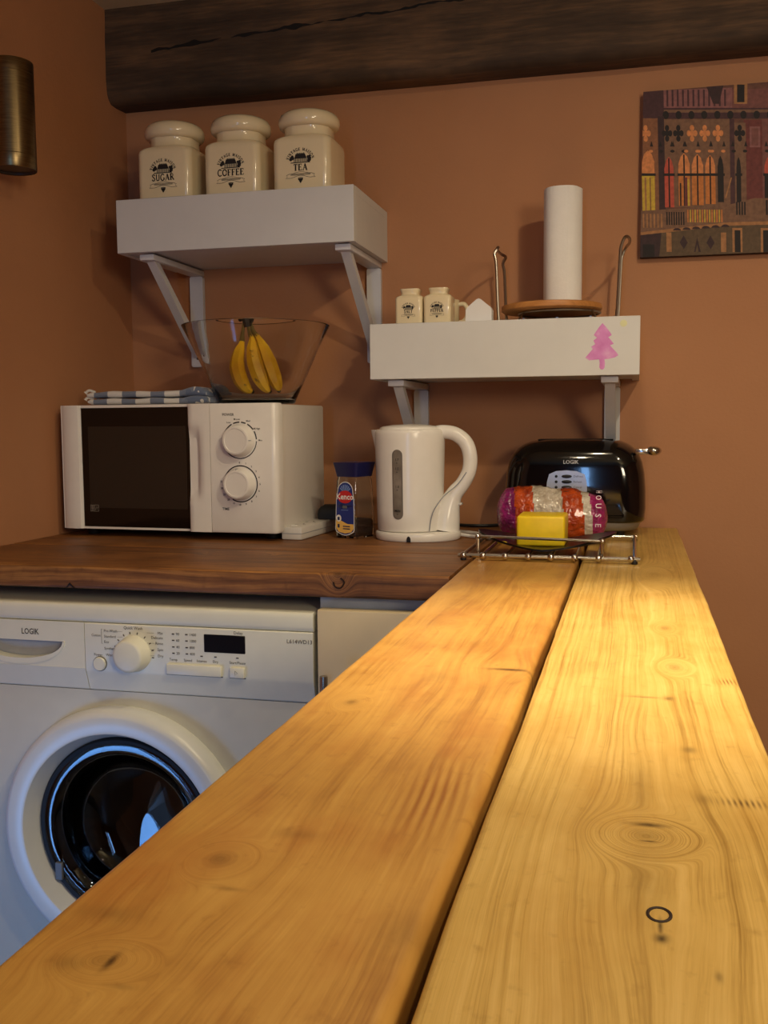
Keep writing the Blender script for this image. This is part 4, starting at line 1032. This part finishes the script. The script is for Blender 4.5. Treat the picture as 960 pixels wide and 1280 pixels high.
# ------------------------------------------------------------------ toaster
def toaster():
    t = thing('toaster', (-0.108, 1.941, 0.9), 'glossy black two-slice toaster with a silver control panel', 'toaster')
    hd = .080
    bs = B(); bs.loft([rrect(0, 0, z, hx, hy, .045, 8) for z, hx, hy in ((.008, .110, .062), (.011, .116, .068), (.018, .120, .073), (.0245, .1215, .0755))]); bs.build('base', plain('grey_metal_base', '#9a9ba0', 0.35, metal=0.6), t, angle=60)
    bd = B(); rings = []
    for z, hx, hy, r in ((.0248, .126, .076, .045), (.028, .1285, .078, .045), (.05, .1305, .0795, .045), (.085, .1300, .080, .045), (.115, .1275, .079, .045), (.135, .1235, .077, .046), (.150, .1170, .074, .047), (.161, .1080, .068, .047), (.169, .0970, .060, .045), (.174, .0850, .050, .042), (.1765, .072, .040, .036), (.1772, .058, .030, .028)):
        rings.append(rrect(0, 0, z, hx, hy, r, 8))
    bd.loft(rings); body = bd.build('body', M_BLACK, t, angle=60)
    for y in (-.018, .018): B().box(-.07, .07, y - .011, y + .011, .1765, .1778, .0005, 1).build('slot', plain('slot_black', '#020202', 0.8), t)
    for x in (-.085, .085):
        for y in (-.045, .045): B().lathe([(.007, 0.0003), (.008, .002), (.0085, .009)], 12, (x, y, 0)).build('foot', M_BLACKM, t)
    # lever on the right end
    lv = B(); lv.box(.110, .135, -.058, -.046, .150, .160, .002); lv.ball((.143, -.052, .1565), .014, 16, 10, (1.0, .9, .62)); lv.build('lever', M_CHROME, t)
    # control panel
    yf = -.0798
    P = []
    top, bot = .120, .070
    P = [(-.0425, .1145), (-.030, .1200), (-.0115, .1215), (.007, .1200), (.0215, .1145), (.0255, .100), (.0265, .085), (.0235, .072), (-.0445, .072), (-.0475, .085), (-.0465, .100)]
    pl = B(); pl.prism([(x - .001, z) for x, z in P], yf - .0022, yf + .004); panel = pl.build('control_panel', M_SILVER, t, angle=20)
    bt = B()
    for k, z in enumerate((.1105, .1005, .0905)):
        bt.lathe([(.0026, yf - .0022), (.0026, yf - .0032), (.002, yf - .0036)], 12, (-.0305, 0, z), axis='y')
        bt.lathe([(1, yf - .0022), (1, yf - .0034), (.8, yf - .0038)], 20, (-.0115, 0, z), axis='y', sx=.0095, sy=.0032)
    bt.build('buttons', M_BLACKM, panel)
    B().lathe([(.0155, yf - .0022), (.0155, yf - .008), (.013, yf - .011), (0, yf - .0115)], 32, (-.0125, 0, .068), axis='y').build('browning_dial', M_BLACKM, panel)
    tx = B()
    for z, s_ in ((.1105, 'Defrost'), (.1005, 'Reheat'), (.0905, 'Cancel')): tx.text(s_, .0056, .0005, yf - .0024, z, align='LEFT')
    tx.build('panel_text', M_INKB, panel, kind='stuff')
    lg = B(); lg.text('LOGIK', .0095, -.0045, yf - .0018, .1365, bold=.01); 
    for v in lg.bm.verts: v.co.y = -.0796 + (v.co.z - .115) * .09 - .001
    lg.build('maker_lettering', plain('pale_print_white', '#c9c9c9', 0.4), t)
def power_cord():
    c = B(); c.tube(smooth([(-.10, .066, .016), (-.13, .066, .008), (-.16, .050, .004), (-.20, .035, .0036), (-.24, .045, .0036), (-.262, .075, .0036)], 6), .0033, 8)
    o = c.build('power_cord', M_BLACKM, loc=(-0.1045, 1.944, 0.9003)); tag(o, 'black power cord lying between the toaster and the kettle', 'cord')
power_cord()
toaster()

# ------------------------------------------------------------------ wire trivet, dish, butter, bread
def trivet():
    t = thing('wire_trivet', (-0.13, 1.60, 0.9), 'chrome ball-jointed wire rack standing across the two boards', 'trivet')
    zf = .0075
    xl, xr, yf, yb = -.122, .133, -.098, .20
    def rail(name, pts, r=.0032): B().tube(pts, r, 8).build(name, M_CHROME, t)
    rail('front_rail', [(xl - .008, yf, zf), (xr + .008, yf, zf)])
    rail('back_rail', [(xl - .004, yb, zf), (xr + .004, yb, zf)])
    xs = [xl, xl + .030, xl + .064, xl + .099, xl + .133, xl + .168, xl + .203, xr - .013 + .008]
    for x in xs: B().ball((x, yf, zf), .0056, 12, 8).build('ball_joint', M_CHROME, t)
    for x in (xl, xs[1], xs[6], xr): rail('side_bar', [(x, yf, zf + .001), (x, yb, zf + .001)], .0032)
    for x in xs[2:6]: rail('cross_bar', [(x, yf, zf), (x, yb, zf)], .0025)
    # raised front rail on two posts
    rail('raised_rail', [(-.104, yf + .03, .0338), (.086, yf + .015, .0315)], .0023)
    for (x, y, z) in ((-.104, yf + .03, .0338), (.086, yf + .015, .0315)):
        B().ball((x, y, z), .0045, 10, 8).build('ball_joint', M_CHROME, t)
        rail('post', [(x, y, z), (x, y, zf)], .0027)
    for x in (xl, xr):
        for y in (yf, yb): B().lathe([(.0042, 0.0002), (.0048, .002), (.0035, zf)], 10, (x, y, 0)).build('foot', M_BLACKM, t)
trivet()
def dish_butter_bread():
    t = thing('butter_dish', (-0.1325, 1.582, 0.9115), 'shallow black leaf-shaped dish resting on the wire rack', 'dish')
    b = B(); N = 60
    def ring(s_, off):
        out = []
        for k in range(N):
            a = 2 * PI * k / N; c, s2 = math.cos(a), math.sin(a)
            x = .108 * s_ * c; y = .074 * s_ * (abs(s2) ** 1.15) * (1 if s2 > 0 else -1)
            z = .002 + (s_ ** 3) * (.0015 + .022 * abs(c) ** 1.5) + off
            out.append((x, y, z))
        return out
    up = [ring(s_, .003) for s_ in (.05, .3, .5, .65, .8, .92, 1.0)]
    dn = [ring(s_, 0) for s_ in (1.0, .93, .84, .7, .5, .3, .05)]
    b.loft(up + dn); b.build('dish_body', plain('black_dish_glaze', '#0a0708', 0.3, spec=0.3), t, angle=60)
    g = B(); g.box(-.038, .037, -.040, .040, 0, .0475, .004, 3)
    for v in g.bm.verts: v.co += Vector((mnoise.noise(v.co * 60), mnoise.noise(v.co * 60 + Vector((5, 0, 0))), 0)) * .0012
    o = g.build('butter', M_YELLOW, loc=(-0.1395, 1.598, 0.9168), angle=50)
    tag(o, 'yellow block of butter on the black dish', 'butter')
    for i, (x, y) in enumerate(((-.200, 1.560),)):
        cr = B().ball((0, 0, 0), .007, 10, 6, (1.2, .7, .3)); oo = cr.build('butter_scrap', M_YELLOW, loc=(x, y, .9215)); tag(oo, 'small scrap of butter left of the butter block', 'butter')
    # bag of bread
    t = thing('bread_bag', (-0.137, 1.735, 0.9105), 'crinkled purple and orange plastic bread packet in front of the toaster', 'bread')
    def film(name, col, col2, tr=0.0):
        gg = G(name); v = gg.coord(); f = gg.noise(v, 55, 4); gg.set(col=gg.ramp(f, [(0.3, S(col)), (0.75, S(col2))]), rough=0.22, coat=0.6)
        gg.bump(gg.noise(v, 38, 3, 0.7), 0.9, .012); return gg.mat
    mats = [film('purple_film', '#5a1148', '#a01f74'), film('orange_film', '#8e2c0a', '#d2561a'), film('clear_film', '#a89a86', '#d8d0c2'), film('magenta_film', '#7d1650', '#b02a74')]
    rings = []; NS = 72; NR = 40
    band = []
    for i in range(NS + 1):
        u = i / NS; x = -.095 + .190 * u
        env = (1 - abs(2 * u - 1) ** 7) ** 0.5
        rad = (.0445 + .004 * math.sin(u * 21) * (0.3) - .003 * math.cos(u * 6.28)) * max(env, .12)
        ring = []
        for k in range(NR):
            a = 2 * PI * k / NR
            d = 1 + .07 * mnoise.noise(Vector((x * 55, math.cos(a) * 2.2, math.sin(a) * 2.2))) + .045 * mnoise.noise(Vector((x * 130, math.cos(a) * 5, math.sin(a) * 5)))
            yy, zz = rad * d * math.cos(a) * .88, rad * d * math.sin(a)
            zz = max(zz, -.034) * (1.0 + .12 * math.exp(-((u - .17) / .16) ** 2))
            ring.append((x, yy, zz + .0365 + .006 * (1 - u)))
        rings.append(ring)
    b = B()
    R = [[b.bm.verts.new(p) for p in r] for r in rings]
    for i in range(NS):
        u = (i + .5) / NS
        for j in range(NR):
            k = (j + 1) % NR; a = 2 * PI * (j + .5) / NR; uu = u + .03 * math.sin(a * 1.0 + 1) 
            mi = 0 if uu < .17 else 1 if uu < .34 else 2 if uu < .60 else 1 if uu < .775 else 2 if uu < .845 else 3
            b.bm.faces.new((R[i][j], R[i][k], R[i + 1][k], R[i + 1][j])).material_index = mi
    b.bm.faces.new(R[0][::-1]); b.bm.faces.new(R[-1]).material_index = 3
    b.build('bag', mats, t, angle=70)
    tx = B()
    for i, ch in enumerate('HOUSE'):
        a = math.radians(112 + 20 * i); r = .0445
        y = r * math.cos(a) * .88; z = r * math.sin(a) + .037
        n = Vector((0, math.cos(a), math.sin(a)))
        # letters read downwards over the front of the bag
        upv = Vector((1, 0, 0)); right = Vector((0, -math.sin(a), math.cos(a)))
        M = Matrix(((right.x, upv.x, n.x, .080), (right.y, upv.y, n.y, y + n.y * .0035), (right.z, upv.z, n.z, z + n.z * .0035), (0, 0, 0, 1)))
        tx.text(ch, .0135, 0, 0, 0, 0, bold=.01, M=M)
    tx.build('bag_lettering', plain('white_print', '#e9d6e0', 0.4), t)
dish_butter_bread()

# ------------------------------------------------------------------ washing machine
def washing_machine():
    t = thing('washing_machine', (-0.74, 1.64, 0), 'white front-loading washing machine under the left end of the worktop', 'washing machine')
    def X(x): return x + 0.74
    def Yy(y): return y - 1.64
    xl, xr = X(-1.040), X(-0.4415)
    yf = Yy(1.336)
    cx, cz = X(-0.752), 0.488
    body = B()
    body.prism([(xl, .02), (xr, .02), (xr, .7055), (xl, .7055)], yf + .012, yf + .03, holes=[ell(cx, cz, .155, .155, 0, 360, 48)])
    body.box(xl, xl + .004, yf + .03, Yy(1.92), .02, .81); body.box(xr - .004, xr, yf + .03, Yy(1.92), .02, .81); body.box(xl + .004, xr - .004, Yy(1.916), Yy(1.92), .02, .81)
    body.box(xl + .004, xr - .004, yf + .03, Yy(1.916), .02, .024)
    body.build('cabinet', M_APPL, t, angle=30)
    top = B(); rings = []
    sec = [(yf + .003, .8135), (yf + .001, .8155), (yf, .820), (yf, .833), (yf + .001, .838), (yf + .003, .8405), (yf + .007, .8415), (Yy(1.92), .8415), (Yy(1.92), .8135)]
    top.loft([[(x, a, b_) for a, b_ in sec] for x in (xl, xl + .0015, xr - .0015, xr)]); top.build('top_panel', M_APPL2, t, angle=40)
    # fascia profile: upright face with a lower band slanting back
    def fascia(x0, x1, name, holes=None):
        b = B()
        sec = [(yf + .030, .8125), (yf + .001, .8125), (yf, .811), (yf - .0005, .742), (yf + .0015, .736), (yf + .010, .7085), (yf + .012, .7065), (yf + .030, .7065)]
        b.loft([[(x, a, z) for a, z in sec] for x in (x0, x1)])
        return b.build(name, M_APPL2, t, angle=25)
    xs = X(-0.8065)
    fa = fascia(xs + .0006, xr - .0005, 'control_fascia')
    # detergent drawer with a half-moon grip
    b = B()
    hole = [(X(-1.0), .7815)] + ell(X(-0.921), .7815, .079, .036, 180, 360, 20)[1:-1] + [(X(-0.842), .7815)]
    b.prism([(xl, .742), (xs - .0006, .742), (xs - .0006, .8125), (xl, .8125)], yf, yf + .006, holes=[hole])
    b.loft([[(x, a, z) for a, z in [(yf + .006, .742), (yf - .0005, .742), (yf + .0015, .736), (yf + .010, .7085), (yf + .012, .7065), (yf + .030, .7065)]] for x in (xl, xs - .0006)])
    dr = b.build('detergent_drawer', M_APPL2, t, angle=25)
    rc = B(); rc.box(X(-1.004), X(-0.838), yf + .018, yf + .02, .742, .785); rc.build('grip_recess', M_RECESS, dr)
    lip = B(); o1 = ell(X(-0.921), .7815, .0805, .0375, 181, 359, 24); i1 = ell(X(-0.921), .7815, .077, .0285, 359, 181, 24)
    lip.prism(o1 + i1, yf - .0015, yf + .016); lip.build('grip_lip', M_APPL2, dr, angle=40)
    lg = B(); lg.text('LOGIK', .0125, X(-0.9), yf - .0004, .7948, bold=.01, sx=.82); lg.build('maker_lettering', M_INK, dr)
    # controls
    dx, dz = X(-0.7245), .7685
    k = B().lathe([(.0275, yf), (.0275, yf - .004), (.0262, yf - .006), (.0245, yf - .020), (.0225, yf - .0225), (.019, yf - .0235), (0, yf - .0238)], 48, (dx, 0, dz), axis='y'); k.build('programme_dial', M_APPL2, fa)
    B().lathe([(.0115, yf), (.0115, yf - .0012), (.0105, yf - .0012)], 30, (X(-0.7815), 0, .7505), axis='y').build('button_rim', M_GREYLINE, fa)
    B().lathe([(.0105, yf), (.0105, yf - .003), (.0095, yf - .0042), (0, yf - .0045)], 30, (X(-0.7815), 0, .7505), axis='y').build('power_button', M_APPL2, fa)
    B().box(X(-0.6105), X(-0.5455), yf - .0012, yf + .002, .7765, .8035, .001, 1).build('display', plain('display_black', '#0b0b0d', 0.3, spec=0.25), fa)
    q = B(); q.box(X(-0.6705), X(-0.5825), yf - .005, yf + .001, .7408, .7570, .0018, 2); q.build('option_buttons', M_APPL2, fa)
    q = B(); q.box(X(-0.5695), X(-0.5465), yf - .005, yf + .001, .7408, .7565, .0018, 2); q.build('start_button', M_APPL2, fa)
    q = B(); q.rect(X(-0.6715), X(-0.5815), .7395, .7580, yf - .0002); q.rect(X(-0.5705), X(-0.5455), .7395, .7575, yf - .0002); q.build('button_outline', M_GREYLINE, fa)
    yt = yf - .0008
    tx = B()
    def word(s_, x, z, sz=.0062, al='CENTER'): tx.text(s_, sz, X(x), yt, z, align=al)
    word('L614WD13', -0.4620, .7985, .0082); word('Delay', -0.556, .8073)
    word('Quick Wash', -0.7245, .8075)
    for s_, z in (('Pre-Wash', .8015), ('Standard', .793), ('Eco', .7845), ('Synthetic', .7745), ('Wool', .7645)): word(s_, -0.7735 if s_ != 'Wool' else -0.771, z, .0056, 'LEFT')
    word('Cotton', -0.779, .794, .0052, 'RIGHT')
    for z in (.8015, .793, .7845): tx.ribbon([(X(-0.751), z), (X(-0.7425), z)], .0003, yt)
    tx.ribbon([(X(-0.7755), .804), (X(-0.7775), .804), (X(-0.7775), .782), (X(-0.7755), .782)], .0005, yt)
    for s_, z in (('Mix', .8015), ('Delicate', .7945), ('Rinse', .786), ('Spin', .7765), ('Dry', .767)): word(s_, -0.676, z, .0058, 'RIGHT')
    word('Power', -0.784, .7642, .0054)
    for i, aa in enumerate((178, 156, 136, 114, 94, 72, 48, 26, 6, -14)):
        c, s_ = math.cos(math.radians(aa + 6)), math.sin(math.radians(aa + 6))
        tx.ribbon([(dx + .0300 * c, dz + .0300 * s_), (dx + .0335 * c, dz + .0335 * s_)], .0016, yt)
    for z in (.8015, .786, .7765, .767): tx.ribbon([(X(-0.702), z), (X(-0.6905), z)], .0003, yt)
    for z, a_, b_ in ((.8015, '90', '1400'), (.792, '60', '1000'), (.782, '40', '800'), (.7725, '20', '400')):
        tx.rect(X(-0.6615), X(-0.6575), z - .0009, z + .0009, yt); tx.rect(X(-0.640), X(-0.636), z - .0009, z + .0009, yt)
        word(a_, -0.655, z, .0056, 'LEFT'); word(b_, -0.6335, z, .0056, 'LEFT')
    for x in (-0.6145, -0.5925, -0.558): tx.rect(X(x - .002), X(x + .002), .7693, .7710, yt)
    for s_, x in (('Temp', -0.660), ('Speed', -0.6365), ('Intense', -0.6145), ('Dry', -0.5925), ('Start/Pause', -0.558)): word(s_, x, .7628, .0056)
    tx.ribbon([(X(-0.5605), .752), (X(-0.5605), .7455), (X(-0.5565), .7487), (X(-0.5605), .752)], .0005, yf - .0053)
    tx.build('panel_text', M_INKB, fa, kind='stuff')
    # door
    yd = yf + .012
    ring = B().lathe([(.196, yd), (.1975, yd - .012), (.1962, yd - .023), (.192, yd - .030), (.187, yd - .0335), (.1845, yd - .034), (.163, yd - .034), (.1605, yd - .033), (.1485, yd - .006), (.147, yd - .001), (.146, yd)], 96, (cx, 0, cz), axis='y', cap0=False, cap1=False)
    door = ring.build('door', plain('white_door_ring', '#dedfd6', 0.3, var=0.02), t, angle=28)
    tr = B().lathe([(.1468, yd + .004), (.1468, yd - .006), (.144, yd - .009), (.138, yd - .008), (.137, yd + .006)], 80, (cx, 0, cz), axis='y', cap0=False, cap1=False)
    tr.build('inner_trim', plain('grey_trim', '#1b1c1e', 0.6, spec=0.3), door)
    gl = B().lathe([(.1378, yd - .003), (.130, yd - .004), (.122, yd - .001), (.116, yd + .014), (.108, yd + .040), (.092, yd + .057), (.06, yd + .067), (.0, yd + .070),
                    (.0, yd + .066), (.06, yd + .063), (.090, yd + .053), (.104, yd + .036), (.112, yd + .011), (.118, yd - .005), (.128, yd - .0085), (.1378, yd - .0075)], 72, (cx, 0, cz), axis='y', cap0=False, cap1=False)
    gl.build('door_glass', glass('smoked_glass', (0.32, 0.34, 0.37, 1), 0.01, 1.5), door, angle=60)
    lt = B(); lt.box(cx - .1205, cx - .1085, yd - .012, yd - .003, cz - .088, cz - .060, .001, 1); lt.build('latch', plain('latch_grey', '#6c6f72', 0.35), door)
    dm = B().lathe([(.150, yd + .002), (.146, yd + .03), (.136, yd + .045), (.140, yd + .06), (.20, yd + .075), (.20, yd + .28), (.0, yd + .29)], 64, (cx, 0, cz), axis='y', cap0=False, cap1=True)
    g = G('drum_and_gasket'); g.set(col=S('#141518'), rough=0.4, metal=0.2); dm.flat = False
    dm.build('drum', g.mat, t, angle=40)
    kick = B().box(xl, xr, yf + .016, yf + .03, 0.0, .0195); kick.build('kick_strip', M_APPL2, t)
washing_machine()
